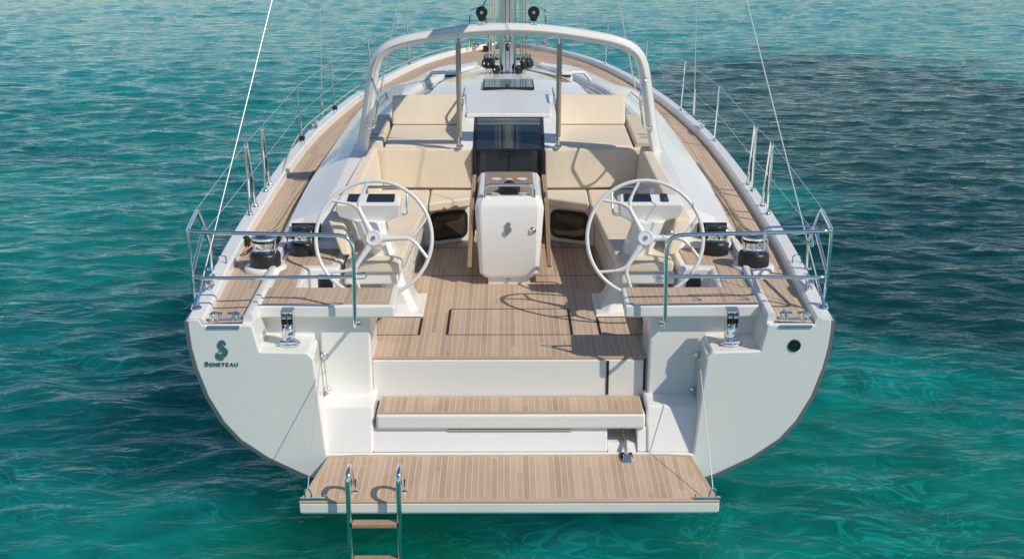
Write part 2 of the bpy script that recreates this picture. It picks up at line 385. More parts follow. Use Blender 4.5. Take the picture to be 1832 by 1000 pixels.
# ---- coaming, winch platform
RZ = interp([(1.9, 1.57), (2.6, 1.66), (3.6, 1.765), (4.5, 1.785), (5.8, 1.765), (7.2, 1.745), (8.4, 1.725), (9.8, 1.665), (10.9, 1.575)])   # ridge height
RX = interp([(1.9, 1.50), (2.6, 1.43), (3.6, 1.40), (4.5, 1.395), (5.8, 1.335), (7.2, 1.24), (8.4, 1.03), (9.8, .75), (10.9, .50)])
def coaming(s):
    rings = []
    for y in (1.90, 2.05, 2.3, 2.6, 2.9, 3.2, 3.5, 3.7, 3.86):
        xi = XI(y) + .01; rz, rx = RZ(y), RX(y); d = DZ(y) - .05
        inn = 1.265 + .06 * max(0, (2.6 - y))
        t = 0 if y > 2.0 else .05
        rings.append(mx(s, [(xi, y, d), (xi - .005, y, d + .09), (xi - .07, y, d + .17 + .35 * (rz - d - .17) * .5), (rx + .16, y, rz - .055 - t), (rx + .03, y, rz - .004 - t), (rx - .03, y, rz - t), (inn + .02, y, rz - .01 - t), (inn, y, rz - .03 - t), (inn - .02, y, 1.2), (inn + .1, y, 1.1)]))
    MB().loft(rings).build("cockpit_coaming", GEL, yacht, bevel=.01, smooth=13)
    # platform under the winches, stepped: wide forward, narrow aft
    b = MB(); b.prism(mx(s, [(1.70, .40, 1.05), (1.46, .40, 1.05), (1.50, 1.22, 1.05), (1.27, 1.24, 1.05), (1.25, 1.95, 1.05), (1.76, 1.95, 1.05), (1.72, 1.2, 1.05)]), (0, 0, .30))
    plat = b.build("winch_platform", GEL, yacht, bevel=.025, seg=3)
    teak_sheet("platform_teak", [(s * x, y) for x, y in ((1.675, .46), (1.50, .46), (1.545, 1.29), (1.33, 1.31), (1.315, 1.88), (1.715, 1.88), (1.69, 1.2))], lambda x, y: 1.357, plat, th=.008, border=.02, u0=.01)
    # raised lip between platform and side deck running to the notch
    b = MB(); rr = []
    for y in (.035, .3, .7, 1.2, 1.7, 2.2, 2.6):
        xi = XI(y); rr.append(mx(s, [(xi + .012, y, DZ(y) - .04), (xi + .002, y, DZ(y) + .045), (xi - .02, y, DZ(y) + .06), (xi - .05, y, DZ(y) + .055), (xi - .07, y, 1.20)]))
    b.loft(rr).build("deck_lip", GEL, yacht, smooth=50)
    # locker well: floor, end wall and its dark inspection panel
    b = MB(); b.box(*sorted((s * .98, s * 1.47)), .74, 1.30, 1.00, 1.06); b.build("locker_floor", GEL, yacht, bevel=.01)
    b = MB(); b.box(*sorted((s * 1.32, s * 1.43)), 1.222, 1.236, 1.17, 1.30); b.build("inspection_panel", SCREEN, yacht, bevel=.004)
    # rope clutches in the end of the coaming
    b = MB(); b.loft([mx(s, [(1.74, 1.72, 1.357), (1.30, 1.72, 1.357), (1.28, 1.95, 1.357), (1.76, 1.95, 1.357)]), mx(s, [(1.74, 1.76, 1.41), (1.30, 1.76, 1.41), (1.28, 1.95, 1.43), (1.76, 1.95, 1.43)])])
    b.build("clutch_base", GEL, yacht, bevel=.012)
    MB().box(*sorted((s * 1.49, s * 1.72)), 1.885, 1.898, 1.43, 1.525).build("clutch_opening", RUBBER, yacht)
    for k in range(5):
        x = 1.495 + k * .044
        b = MB(); b.prism(mx(s, [(x, 1.80, 1.42), (x, 1.80, 1.47), (x, 1.83, 1.515), (x, 1.89, 1.53), (x, 1.89, 1.42)]), (s * .036, 0, 0)); b.build("rope_clutch", BLACK, yacht, bevel=.006)
    for y0, y1 in ((.36, .40),):
        pass
both(coaming)

# ---- helm seats
def bench(s):
    zt = 1.366
    o = [(1.705, .285), (.775, .285), (.785, .70), (1.73, .70)]
    b = MB(); b.prism(mx(s, [(x, y, zt - .09) for x, y in o]), (0, 0, .09)); be = b.build("helm_seat", GEL, yacht, bevel=.018, seg=3)
    teak_sheet("seat_teak", [(s * x, y) for x, y in ((1.675, .315), (.815, .315), (.82, .68), (1.69, .68))], lambda x, y: zt + .004, be, th=.008, border=.022, u0=.012)
    MB().box(*sorted((s * 1.712, s * 1.722)), .30, .69, 1.30, zt - .004).build("seat_gap", SEAM, yacht)
    MB().box(*sorted((s * 1.0, s * 1.70)), .44, .70, 1.0, 1.27).build("seat_support", GEL, yacht, bevel=.01)
both(bench)

# ---- settees (mouldings) and forward cockpit seats
def settee(s):
    b = MB(); b.prism(mx(s, [(1.25, 1.32, 1.19), (.84, 1.32, 1.19), (.755, 3.2, 1.19), (.755, 3.72, 1.19), (1.25, 3.72, 1.19)]), (0, 0, .095)); b.build("settee_top", GEL, yacht, bevel=.02, seg=3)
    b = MB(); b.prism(mx(s, [(1.25, 1.62, SOLE), (.835, 1.62, SOLE), (.775, 3.25, SOLE), (.78, 3.72, SOLE), (1.25, 3.72, SOLE)]), (0, 0, .26)); se = b.build("settee_base", GEL, yacht, bevel=.012)
    # forward seat, front face angled towards the companionway
    b = MB(); b.prism(mx(s, [(.775, 3.34, SOLE), (.335, 3.56, SOLE), (.335, 3.78, SOLE), (.775, 3.78, SOLE)]), (0, 0, .355)); b.build("forward_seat_base", GEL, yacht, bevel=.012)
    # smoked window in that face
    d = V(.335 - .775, 3.56 - 3.34, 0).normalized(); nrm = V(d.y, -d.x, 0)
    if nrm.y > 0: nrm = -nrm
    o = V(.775, 3.34, 0)
    def P(a, z, e): p = o + d * a + nrm * e; return (s * p.x, p.y, z)
    fr = [P(a, z, .004) for a, z in ((.055, .972), (.435, .972), (.435, 1.238), (.055, 1.238))]
    ring = fillet(fr, .08, 6, closed=True)
    wd = MB().loft([ring, [Vector(p) + Vector((s * nrm.x, nrm.y, 0)) * .014 for p in ring]]).build("cockpit_window", BLACK, yacht, bevel=.004)
    ring2 = fillet([P(a, z, .019) for a, z in ((.09, 1.007), (.40, 1.007), (.40, 1.203), (.09, 1.203))], .055, 5, closed=True)
    MB().loft([ring2, [Vector(p) + Vector((s * nrm.x, nrm.y, 0)) * .002 for p in ring2]]).build("window_pane", INNERG, wd)
    # side locker panel line and latch
    for y0, y1 in ((1.75, 2.3), (2.36, 3.1)):
        xa = .835 - (y0 - 1.62) * .0368; xb = .835 - (y1 - 1.62) * .0368
        b = MB(); b.prism(mx(s, [(xa - .004, y0, 1.0), (xb - .004, y1, 1.0), (xb - .004, y1, 1.16), (xa - .004, y0, 1.16)]), (s * .012, 0, 0)); b.build("locker_door", GELM, yacht, bevel=.003)
    MB().lathe([(0, 0), (.014, 0), (.012, .008), (0, .01)], (s * .80, 2.33, 1.07), (-s, 0, 0), 12).build("latch", STEEL, yacht)
INNERG = mat("amber_glass", (.06, .048, .034), .07, coat=.8, spec=.6)
both(settee)

# ---- bulkhead round the companionway and the deck moulding under the sunbeds
def bulkhead(s):
    b = MB(); b.box(*sorted((s * .325, s * 1.25)), 3.80, 3.98, SOLE, 1.70); b.build("bulkhead", GEL, yacht, bevel=.01)
    b = MB(); b.loft([mx(s, [(.325, 3.87, 1.60), (1.36, 3.90, 1.60), (1.36, 5.3, 1.60), (.325, 5.3, 1.60)]), mx(s, [(.325, 3.87, 1.692), (1.36, 3.90, 1.70), (1.36, 5.3, 1.70), (.325, 5.3, 1.70)])]); b.build("sunbed_base", GEL, yacht, bevel=.01)
    # sloping cheek beside the companionway hatch
    b = MB(); b.prism(mx(s, [(.326, 3.78, 1.705), (.326, 3.79, 1.755), (.326, 4.42, 1.985), (.326, 5.2, 2.0), (.326, 5.2, 1.69)]), (s * .13, 0, 0)); b.build("companionway_cheek", GEL, yacht, bevel=.012)
    # beige armrest with two cup holders
    b = MB(); b.loft([mx(s, [(1.17, 3.86, 1.70), (1.43, 3.80, 1.70), (1.40, 5.35, 1.70), (1.20, 5.35, 1.70)]), mx(s, [(1.18, 3.87, 1.80), (1.405, 3.81, 1.80), (1.36, 5.35, 1.80), (1.21, 5.35, 1.80)])])
    ar = b.build("armrest", BEIGE, yacht, bevel=.018, seg=3)
    for yy in (4.04, 4.20):
        MB().lathe([(.0, .0), (.05, .0), (.05, .002), (0, .002)], (s * 1.285, yy, 1.7985), (0, 0, 1), 20).build("cup_holder", PADDED, ar)
both(bulkhead)

# ---- coachroof
ZC = interp([(4.3, 1.975), (5.2, 2.02), (6.2, 2.01), (7.5, 1.935), (8.6, 1.84), (9.8, 1.72), (10.9, 1.60), (11.25, 1.55)])
def roof_half(y):
    zc = ZC(y); rx, rz = RX(min(y, 10.9)), RZ(min(y, 10.9)); xi = XI(min(y, 11.25)) + .01; d = DZ(y) - .03
    k = 1 if y < 10.9 else max(.2, (11.3 - y) / .4)
    ch = rx - .36
    zz = lambda f: zc - (zc - (rz - .0)) * f
    return [(0, y, zc), (ch * .5, y, zc - .022), (ch * .86, y, zc - .07), (ch, y, min(zz(.62), rz + .045)), (rx - .10, y, rz - .05), (rx - .06, y, rz - .04), (rx - .045, y, rz + .004), (rx, y, rz + .012), (rx + .07, y, rz - .01), (rx + .55 * (xi - rx), y, rz - .30 * (rz - d)), (xi - .03, y, d + .14 * (1 if y < 9 else .5)), (xi, y, d)]
def coachroof():
    rings = []
    for y in [5.1, 5.4, 5.8, 6.2, 6.6, 7, 7.4, 7.8, 8.2, 8.6, 9, 9.4, 9.8, 10.2, 10.6, 10.9, 11.1, 11.2]:
        h = roof_half(y); rings.append(h + [(-p[0], p[1], p[2]) for p in h[:0:-1]])
    MB().loft(rings, closed=True).build("coachroof", GEL, yacht, smooth=26)
coachroof()
def flank(s):   # side moulding from coaming to coachroof, beside the sunbeds
    rings = []
    for y in (3.84, 4.1, 4.4, 4.8, 5.2):
        xi = XI(y) + .012; rx, rz = RX(y), RZ(y); d = DZ(y) - .05
        rings.append(mx(s, [(xi, y, d), (xi - .005, y, d + .09), (xi - .07, y, d + .17 + .35 * (rz - d - .17) * .5), (rx + .16, y, rz - .055), (rx + .03, y, rz - .002), (rx - .03, y, rz + .004), (rx - .05, y, rz - .02), (rx - .06, y, 1.6), (rx + .1, y, 1.5)]))
    MB().loft(rings).build("deckhouse_flank", GEL, yacht, bevel=.006, smooth=13)
both(flank)
def roof_details(s):
    # glazing on the slope between roof and eyebrow ridge
    pts = []
    top = []; botm = []
    for y in (6.2, 6.6, 7.0, 7.4, 7.8, 8.2):
        h = roof_half(y); a, c = Vector(h[3]), Vector(h[4])
        e = Vector((.0, 0, .008))
        f = max(0, (7.0 - y) / .85) if y < 7 else max(0, (y - 7.4) / 1.3)
        top.append(a.lerp(c, .03 + f * .93) + e); botm.append(a.lerp(c, .98) + e)
    ring = [mx(s, [tuple(t), tuple(q), tuple(q - Vector((0, 0, .004))), tuple(t - Vector((0, 0, .004)))]) for t, q in zip(top, botm)]
    MB().loft(ring).build("deck_window", SMOKE, yacht)
    pts = []
    top = []; botm = []
    for y in (8.2, 8.6, 9.0, 9.4, 9.8, 10.2):
        h = roof_half(y); a, c = Vector(h[3]), Vector(h[4]); e = Vector((.0, 0, .008)); top.append(a.lerp(c, .25) + e); botm.append(a.lerp(c, .98) + e)
    ring = [mx(s, [tuple(t), tuple(q), tuple(q - Vector((0, 0, .004))), tuple(t - Vector((0, 0, .004)))]) for t, q in zip(top, botm)]
    MB().loft(ring).build("deck_window", SMOKE, yacht)
    # dorade / handrail box with slot, and hand rail bar across to the ridge
    z = ZC(8.1) - .05
    b = MB(); b.loft([[(s * .60, 7.9, z - .03), (s * .80, 7.9, z - .05), (s * .80, 8.35, z - .06), (s * .60, 8.35, z - .04)], [(s * .62, 7.93, z + .055), (s * .78, 7.93, z + .05), (s * .76, 8.3, z + .035), (s * .63, 8.3, z + .04)]]); do = b.build("vent_box", GEL, yacht, bevel=.015, seg=3)
    b = MB(); b.box(*sorted((s * .63, s * .775)), 7.885, 7.915, z - .008, z + .014); b.build("vent_slot", RUBBER, do)
    MB().tube(mx(s, [(.78, 8.1, z + .02), (.95, 8.15, z + .01), (1.03, 8.2, RZ(8.2) + .02)]), .022, 10).build("vent_pipe", GEL, yacht)
    # steel grab rail on the coachroof side
    g = [(1.545, 6.75, 1.60), (1.535, 6.77, 1.70), (1.47, 7.45, 1.71), (1.47, 7.47, 1.61)]
    MB().tube(fillet(mx(s, g), .04), .014, 8).build("grab_rail", STEEL, yacht)
    # rope bundles from the mast foot, aft along the roof
    rm = ROPE if s < 0 else ROPED  # starboard lines get a darker rope colour that paints in their shade
    for k in range(4):
        a = (.14 + .03 * k, 7.42 - .02 * k, 1.995); dk = .05 * k + (.10 if k > 1 else 0); m_ = (.62 + .0 * k, 6.95 - dk, ZC(6.8) - .035); e_ = (.93 + .01 * k, 6.42 - dk, roof_half(6.3)[3][2] + .02); e2 = (1.20 + .01 * k, 5.7 - dk, 1.74)
        MB().tube(spline(mx(s, [a, m_, e_, e2]), 8), .0075, 6).build("control_line", rm, yacht)
both(roof_details)

# roof hatches, garage, companionway
def flat_hatch(name, x, y0, y1, zf, label=None):
    ring = [(-x, y0, zf(y0)), (x, y0, zf(y0)), (x, y1, zf(y1)), (-x, y1, zf(y1))]
    fr = MB().loft([ring, [Vector(p) + Vector((0, 0, .022)) for p in ring]]).build(name, BLACK, yacht, bevel=.006)
    x -= .018; r2 = [(-x, y0 + .018, zf(y0) + .0225), (x, y0 + .018, zf(y0) + .0225), (x, y1 - .018, zf(y1) + .0225), (-x, y1 - .018, zf(y1) + .0225)]
    MB().loft([r2, [Vector(p) + Vector((0, 0, .003)) for p in r2]]).build("hatch_pane", SMOKE, fr)
    return fr
flat_hatch("roof_hatch", .275, 5.62, 6.32, lambda y: ZC(y) - .004)
fh = flat_hatch("foredeck_hatch", .36, 11.92, 12.45, lambda y: DZ(y) + .014)
for sx in (-.2, .24): MB().box(sx - .02, sx + .02, 11.96, 12.02, DZ(12) + .03, DZ(12) + .055).build("hatch_handle", RUBBER, fh)
b = MB(); b.loft([[(-.41, 4.30, 1.945), (.41, 4.30, 1.945), (.45, 5.45, ZC(5.4) - .03), (-.45, 5.45, ZC(5.4) - .03)], [(-.405, 4.31, 1.985), (.405, 4.31, 1.985), (.445, 5.44, 2.032), (-.445, 5.44, 2.032)]])
b.build("hatch_garage", GEL, yacht, bevel=.012, seg=3)
for s in (-1, 1): MB().tube(fillet([(s * .452, 4.75, 2.0), (s * .452, 4.77, 2.075), (s * .452, 5.2, 2.10), (s * .452, 5.22, 2.03)], .03), .011, 8).build("roof_handrail", STEEL, yacht)
# companionway: sloped sliding hatch, frame, vertical doors
fr = MB()
for s in (-1, 1): fr.prism(mx(s, [(.302, 3.69, 1.0), (.302, 3.69, 1.735), (.302, 3.735, 1.755), (.302, 4.29, 1.945), (.302, 4.40, 1.92), (.302, 3.8, 1.0)]), (s * .022, 0, 0))
fr.box(-.31, .31, 4.285, 4.30, 1.90, 1.948)
fr.build("companionway_frame", BLACK, yacht)
def slope(y): return 1.742 + (y - 3.74) * .338
sl = MB(); r = [(-.30, 3.74, slope(3.74)), (.30, 3.74, slope(3.74)), (.30, 4.17, slope(4.17)), (-.30, 4.17, slope(4.17))]
sl.loft([r, [Vector(p) + Vector((0, 0, .014)) for p in r]]); sh = sl.build("sliding_hatch", GLASS, yacht, bevel=.003)
for y0, y1 in ((4.178, 4.222), (4.238, 4.278)):
    r = [(-.30, y0, slope(y0)), (.30, y0, slope(y0)), (.30, y1, slope(y1)), (-.30, y1, slope(y1))]
    MB().loft([r, [Vector(p) + Vector((0, 0, .02)) for p in r]]).build("hatch_rail", SATIN, sh)
MB().box(-.30, .30, 3.722, 3.736, 1.735, 1.752).build("hatch_sill", BLACK, sh)
for s in (-1, 1):
    d = MB().box(*sorted((s * .003, s * .30)), 3.745, 3.76, SOLE + .05, 1.73).build("companionway_door", GLASS, yacht)
MB().box(-.07, .07, 3.72, 3.75, 1.70, 1.728).build("door_latch", BLACK, yacht)
MB().box(-.32, .32, 3.70, 3.80, SOLE, SOLE + .05).build("door_threshold", GEL, yacht, bevel=.01)
MB().box(-.31, .31, 3.80, 3.82, SOLE, 1.75).build("cabin_darkness", INNER, yacht)  # dark-coloured panel standing in for the shade inside the cabin

# ---- console (table) in the middle of the cockpit
def console():
    y0, y1 = 2.14, 3.12
    def ring(z, w, c, ya, yb): return [(-w + c, ya, z), (w - c, ya, z), (w, ya + c, z), (w, yb - c, z), (w - c, yb, z), (-w + c, yb, z), (-w, yb - c, z), (-w, ya + c, z)]
    b = MB(); b.loft([ring(.985, .19, .02, y0 + .02, y1), ring(1.03, .245, .03, y0 - .005, y1), ring(1.58, .282, .045, y0 - .02, y1 + .02), ring(1.625, .272, .045, y0 + .0, y1 + .02), ring(1.672, .245, .045, y0 + .05, y1)])
    c = b.build("cockpit_console", GEL, yacht, bevel=.012, seg=3, smooth=28)
    MB().box(-.175, .17, y0 + .04, y1 - .1, SOLE - .002, .99).build("console_plinth", GEL, c, bevel=.006)
    tp = MB(); tp.box(-.205, .205, y0 + .085, y1 - .03, 1.668, 1.678); t = tp.build("console_top", TEAKP, c, bevel=.003)
    for x, y, rx in ((-.11, 2.80, .042), (0, 2.80, .03), (.11, 2.80, .042), (-.11, 2.235, .042), (.11, 2.235, .042)):
        MB().lathe([(0, 0), (rx, 0), (rx, .003), (rx * .86, .0035), (0, .0035)], (x, y, 1.6775), seg=24).build("cup_holder", GELM, c)
    for x in (-.14, .14): MB().box(x - .018, x + .018, 2.90, 2.94, 1.6775, 1.681).build("tag", BLUET, c)
    MB().box(-.08, .08, 2.70, 2.706, 1.677, 1.6795).build("panel_seam", SEAM, c)
    MB().lathe([(0, 0), (.012, 0), (.012, .006), (0, .006)], (0, 3.05, 1.678), seg=12).build("latch", SATIN, c)
    # compass
    MB().lathe([(0, 0), (.085, 0), (.092, .02), (.088, .05), (.07, .062), (0, .064)], (0, 2.30, 1.675), seg=28).build("compass", BLACK, c)
    MB().lathe([(0, 0), (.05, 0), (.045, .02), (.025, .035), (0, .04)], (0, 2.31, 1.737), seg=24).build("compass_dome", SCREEN, c)
    # steel grab bar
    MB().tube(fillet([(-.20, 2.19, 1.66), (-.197, 2.185, 1.765), (.197, 2.185, 1.765), (.20, 2.19, 1.66)], .07, 8), .0125, 12).build("grab_bar", STEEL, c)
    # folded table leaves
    for s in (-1, 1):
        b = MB(); b.prism(mx(s, [(.345, 2.16, 1.08), (.318, 2.18, 1.63), (.318, 3.06, 1.66), (.345, 3.06, 1.08)]), (-s * .034, 0, 0)); b.build("table_leaf", TEAKD, yacht, bevel=.004)
        MB().box(*sorted((s * .28, s * .30)), 2.3, 2.9, 1.58, 1.64).build("leaf_hinge", BLACK, c)
    MB().lathe([(0, 0), (.028, 0), (.028, .008), (.02, .012), (.012, .02), (0, .022)], (.19, 2.125, 1.405), (0, -1, 0), 20).build("power_socket", STEEL, c)
    MB().lathe([(0, 0), (.016, 0), (.014, .012), (0, .018)], (-.01, 2.18, .965), (0, -1, 0), 14).build("foot_button", SATIN, c)
    return c
console_o = console()

# ---- seahorse emblem and lettering
HORSE = [(-.05, 1.0), (.12, .99), (.19, 1.02), (.21, .96), (.30, .86), (.36, .72), (.38, .63), (.33, .60), (.25, .62), (.20, .66), (.12, .66), (.09, .74), (.06, .66), (.10, .55), (.20, .46), (.33, .38), (.44, .24), (.48, .08), (.45, -.08), (.36, -.24), (.22, -.34), (.10, -.37), (-.02, -.33), (-.12, -.22), (-.16, -.10), (-.13, -.02), (-.05, -.10), (.05, -.12), (.10, -.04), (.08, .06), (0, .13), (-.10, .15), (-.20, .11), (-.24, .02), (-.23, -.12), (-.16, -.28), (-.05, -.40), (.05, -.45), (.15, -.47), (.10, -.54), (.0, -.57), (-.12, -.58), (-.25, -.55), (-.38, -.46), (-.46, -.34), (-.48, -.20), (-.45, -.06), (-.40, .04), (-.38, -.06), (-.33, -.13), (-.30, -.04), (-.26, .06), (-.22, .16), (-.14, .22), (-.08, .26), (-.17, .33), (-.25, .44), (-.29, .58), (-.27, .73), (-.20, .87)]
def emblem(parent, ctr, h, m, ylean=0.0):
    k = h / 1.6; b = MB(); ring = [(ctr[0] + x * k, ctr[1] - ylean * (z * k), ctr[2] + (z - .22) * k) for x, z in HORSE]
    b.prism(ring, (0, -.006, 0)); return b.build("emblem", m, parent, smooth=0)
emblem(transom, (-1.893, -.004, 1.158), .14, EMBLEM)
emblem(console_o, (-.012, 2.118, 1.42), .105, EMBLEM2)
def lettering(txt, x0, x1, z, h1, h2):
    me_all = MB(); dg = bpy.context.evaluated_depsgraph_get; x = 0
    objs = []
    cu = bpy.data.curves.new("t", 'FONT'); o = bpy.data.objects.new("t", cu); C.objects.link(o)
    cu.extrude = .02; cu.offset = .018
    parts = []
    for i, ch in enumerate(txt):
        cu.body = ch; cu.size = 1.32 if i == 0 else 1.0
        bpy.context.view_layer.update()
        ev = o.evaluated_get(bpy.context.evaluated_depsgraph_get()); me = ev.to_mesh()
        vs_ = [v.co.copy() for v in me.vertices]; fs = [tuple(p.vertices) for p in me.polygons]
        mn = min(v.x for v in vs_); mxx = max(v.x for v in vs_)
        sx = 1.25
        parts.append(([((v.x - mn) * sx + x, v.y, v.z) for v in vs_], fs)); x += (mxx - mn) * sx + .22
        ev.to_mesh_clear()
    bpy.data.objects.remove(o); bpy.data.curves.remove(cu)
    k = (x1 - x0) / (x - .22); kz = h1 / .95
    for vs_, fs in parts:
        bb = me_all.add([(x0 + a * k, -.006 - c_ * .2, z + b_ * kz) for a, b_, c_ in vs_])
        for f in fs: me_all.face([bb + i for i in f])
    return me_all.build("lettering", EMBLEM, transom, smooth=0)
lettering("BENETEAU", -2.008, -1.79, 1.046, .032, .024)
# round fitting on the starboard quarter
k_ = MB().lathe([(0, 0), (.042, 0), (.042, .006), (.034, .010), (.030, .004), (0, .004)], (1.868, -.004, 1.183), (0, -1, 0), 28).build("shower_hatch", BLACK, transom)
MB().lathe([(0, 0), (.026, 0), (.024, .005), (0, .006)], (1.868, -.008, 1.183), (0, -1, 0), 24).build("cap", SCREEN, k_)

# ---- steering pedestals and wheels
def pedestal(s):
    def q(x, y, z): return (s * x, y, z)
    b = MB(); secs = []
    for z, xa, xb, ya, yb in ((.945, .70, .99, 1.38, 1.86), (1.0, .73, .955, 1.43, 1.80), (1.15, .80, 1.0, 1.45, 1.76), (1.35, .865, 1.075, 1.47, 1.74), (1.55, .94, 1.16, 1.50, 1.74), (1.63, .95, 1.19, 1.50, 1.76)):
        c = .05
        secs.append([q(xa + c, ya, z), q(xb - c, ya, z), q(xb, ya + c, z), q(xb, yb - c, z), q(xb - c, yb, z), q(xa + c, yb, z), q(xa, yb - c, z), q(xa, ya + c, z)])
    b.loft(secs); pd = b.build("steering_pedestal", GEL, yacht, bevel=.01, smooth=40)
    f = MB(); f.loft([[q(.655, 1.33, SOLE), q(1.0, 1.33, SOLE), q(1.0, 1.9, SOLE), q(.655, 1.9, SOLE)], [q(.665, 1.35, .95), q(1.0, 1.35, .95), q(1.0, 1.88, .95), q(.665, 1.88, .95)]]); f.build("pedestal_foot", GEL, pd, bevel=.008)
    # head
    F = [(.835, 1.715), (.842, 1.66), (.90, 1.635), (.955, 1.60), (1.175, 1.60), (1.22, 1.63), (1.30, 1.655), (1.322, 1.71), (1.315, 1.76), (.83, 1.76)]
    b = MB(); b.loft([[q(x, 1.535 + (1.76 - z) * .25, z) for x, z in F], [q(x, 1.72, z + (.03 if z > 1.7 else .0)) for x, z in F]])
    hd = b.build("instrument_head", GEL, pd, bevel=.012, seg=3)
    # sloping dash with displays
    b = MB(); b.loft([[q(.835, 1.54, 1.757), q(1.315, 1.54, 1.757), q(1.315, 1.73, 1.757), q(.835, 1.73, 1.757)], [q(.845, 1.565, 1.768), q(1.30, 1.565, 1.768), q(1.29, 1.70, 1.80), q(.855, 1.70, 1.805)]]); b.build("dash", GEL, pd, bevel=.008)
    def disp(xa, xb, name, m=SCREEN):
        z = lambda y: 1.771 + (y - 1.565) * .24
        ya, yb = 1.572, 1.694
        r_ = [q(xa, ya, z(ya)), q(xb, ya, z(ya)), q(xb - .003, yb, z(yb)), q(xa + .003, yb, z(yb))]
        return MB().loft([r_, [Vector(p) + Vector((0, -.004, .007)) for p in r_]]).build(name, m, pd, bevel=.002)
    if s < 0:
        disp(.875, 1.085, "chart_plotter"); disp(1.135, 1.235, "display")
        kx = 1.0
    else:
        disp(.875, 1.085, "chart_plotter"); disp(1.155, 1.215, "display")
    # steel grab rail inboard of the head
    MB().tube(fillet([q(.86, 1.60, 1.665), q(.79, 1.60, 1.665), q(.785, 1.70, 1.83), q(.86, 1.74, 1.85), q(1.10, 1.74, 1.85), q(1.10, 1.72, 1.80)], .05, 6), .0115, 10).build("grab_rail", STEEL, pd)
    # wheel: rim, hub, three forked spokes
    ctr = V(s * 1.0, 1.2, 1.585); tl = R(20)
    U = V(0, math.sin(tl), math.cos(tl)); X = V(1, 0, 0); N = X.cross(U)   # N points away from the camera side
    if N.y > 0: N = -N
    RW = .428
    wheel = MB().tube([ctr + X * (RW * math.cos(a)) + U * (RW * math.sin(a)) for a in [2 * math.pi * k / 72 for k in range(72)]], .0145, 12, closed=True).build("steering_wheel", WHEELM, yacht)
    hb = MB(); hb.lathe([(0, -.03), (.058, -.03), (.064, -.02), (.064, .02), (.055, .034), (.048, .036), (.044, .032), (0, .032)], ctr, tuple(N), 32); hub = hb.build("wheel_hub", WHEELM, wheel)
    MB().lathe([(0, 0), (.020, 0), (.017, .007), (0, .009)], ctr + N * .032, tuple(N), 20).build("hub_bolt", STEEL, wheel)
    MB().lathe([(0, 0), (.045, 0), (.05, .05), (.06, .30), (0, .30)], ctr + N * -.02, tuple(-N), 20).build("wheel_axle", GEL, pd)
    def pt(a, r_): return ctr + X * (r_ * math.cos(a)) + U * (r_ * math.sin(a))
    for a in (R(117), R(1), R(237)):
        sp = MB()
        jn = pt(a, .25)
        sp.tube([pt(a, .04), pt(a, .10), pt(a, .17), jn], [.033, .024, .019, .017], 12, up=tuple(N), ry=None)
        for d in (-1, 1):
            e = pt(a + d * R(21.5), RW); mid = pt(a + d * R(8), .315)
            sp.tube(spline([pt(a, .225), jn + (mid - jn) * .15, mid, e], 6), [.0165] * 6 + [.0145] * 7 + [.0115] * 6, 10)
        sp.build("wheel_spoke", WHEELM, wheel)
both(pedestal)

# ---- winches
def winch(s, x, y, z, k, pad, kr):
    c = (s * x, y, z)
    if pad: MB().lathe([(0, 0), (.15, 0), (.155, .01), (.155, .045), (.145, .055), (0, .055)], (s * x, y, z - .055), seg=40).build("winch_pad", GEL, yacht, smooth=50)
    r = .108 * kr
    wb = MB().lathe([(0, 0), (r, 0), (r * 1.0, .115 * k), (r * .93, .14 * k), (r * .76, .155 * k), (0, .155 * k)], c, seg=40).build("winch", BLACK, yacht, smooth=40)
    MB().lathe([(0, .15 * k), (r * .74, .15 * k), (r * .75, .160 * k), (r * .63, .168 * k), (r * .60, .178 * k), (r * .605, .245 * k), (r * .66, .256 * k), (r * .66, .262 * k), (0, .262 * k)], c, seg=36).build("winch_drum", STEEL, wb, smooth=40)
    MB().lathe([(0, .26 * k), (r * .78, .26 * k), (r * .82, .268 * k), (r * .76, .282 * k), (0, .282 * k)], c, seg=36).build("winch_jaw", RUBBER, wb)
    MB().lathe([(0, .282 * k), (r * .80, .282 * k), (r * .84, .29 * k), (r * .82, .312 * k), (r * .7, .322 * k), (0, .322 * k)], c, seg=36).build("winch_top", STEEL if pad else BLACK, wb, smooth=40)
    MB().lathe([(0, 0), (r * .55, 0), (r * .52, .004), (0, .004)], (s * x, y, z + .322 * k), seg=24).build("winch_socket", BLACK, wb)
    MB().tube(fillet([(s * x + r * .72, y - .04, z + .14 * k), (s * x + r * .78, y - .045, z + .28 * k), (s * x + r * .5, y - .02, z + .32 * k)], .02), .011 * k, 8).build("stripper_arm", STEEL, wb)
for s in (-1, 1):
    winch(s, 1.815, 1.23, 1.375, .70, True, 1.06); winch(s, 1.592, 1.60, 1.360, .66, False, .92)

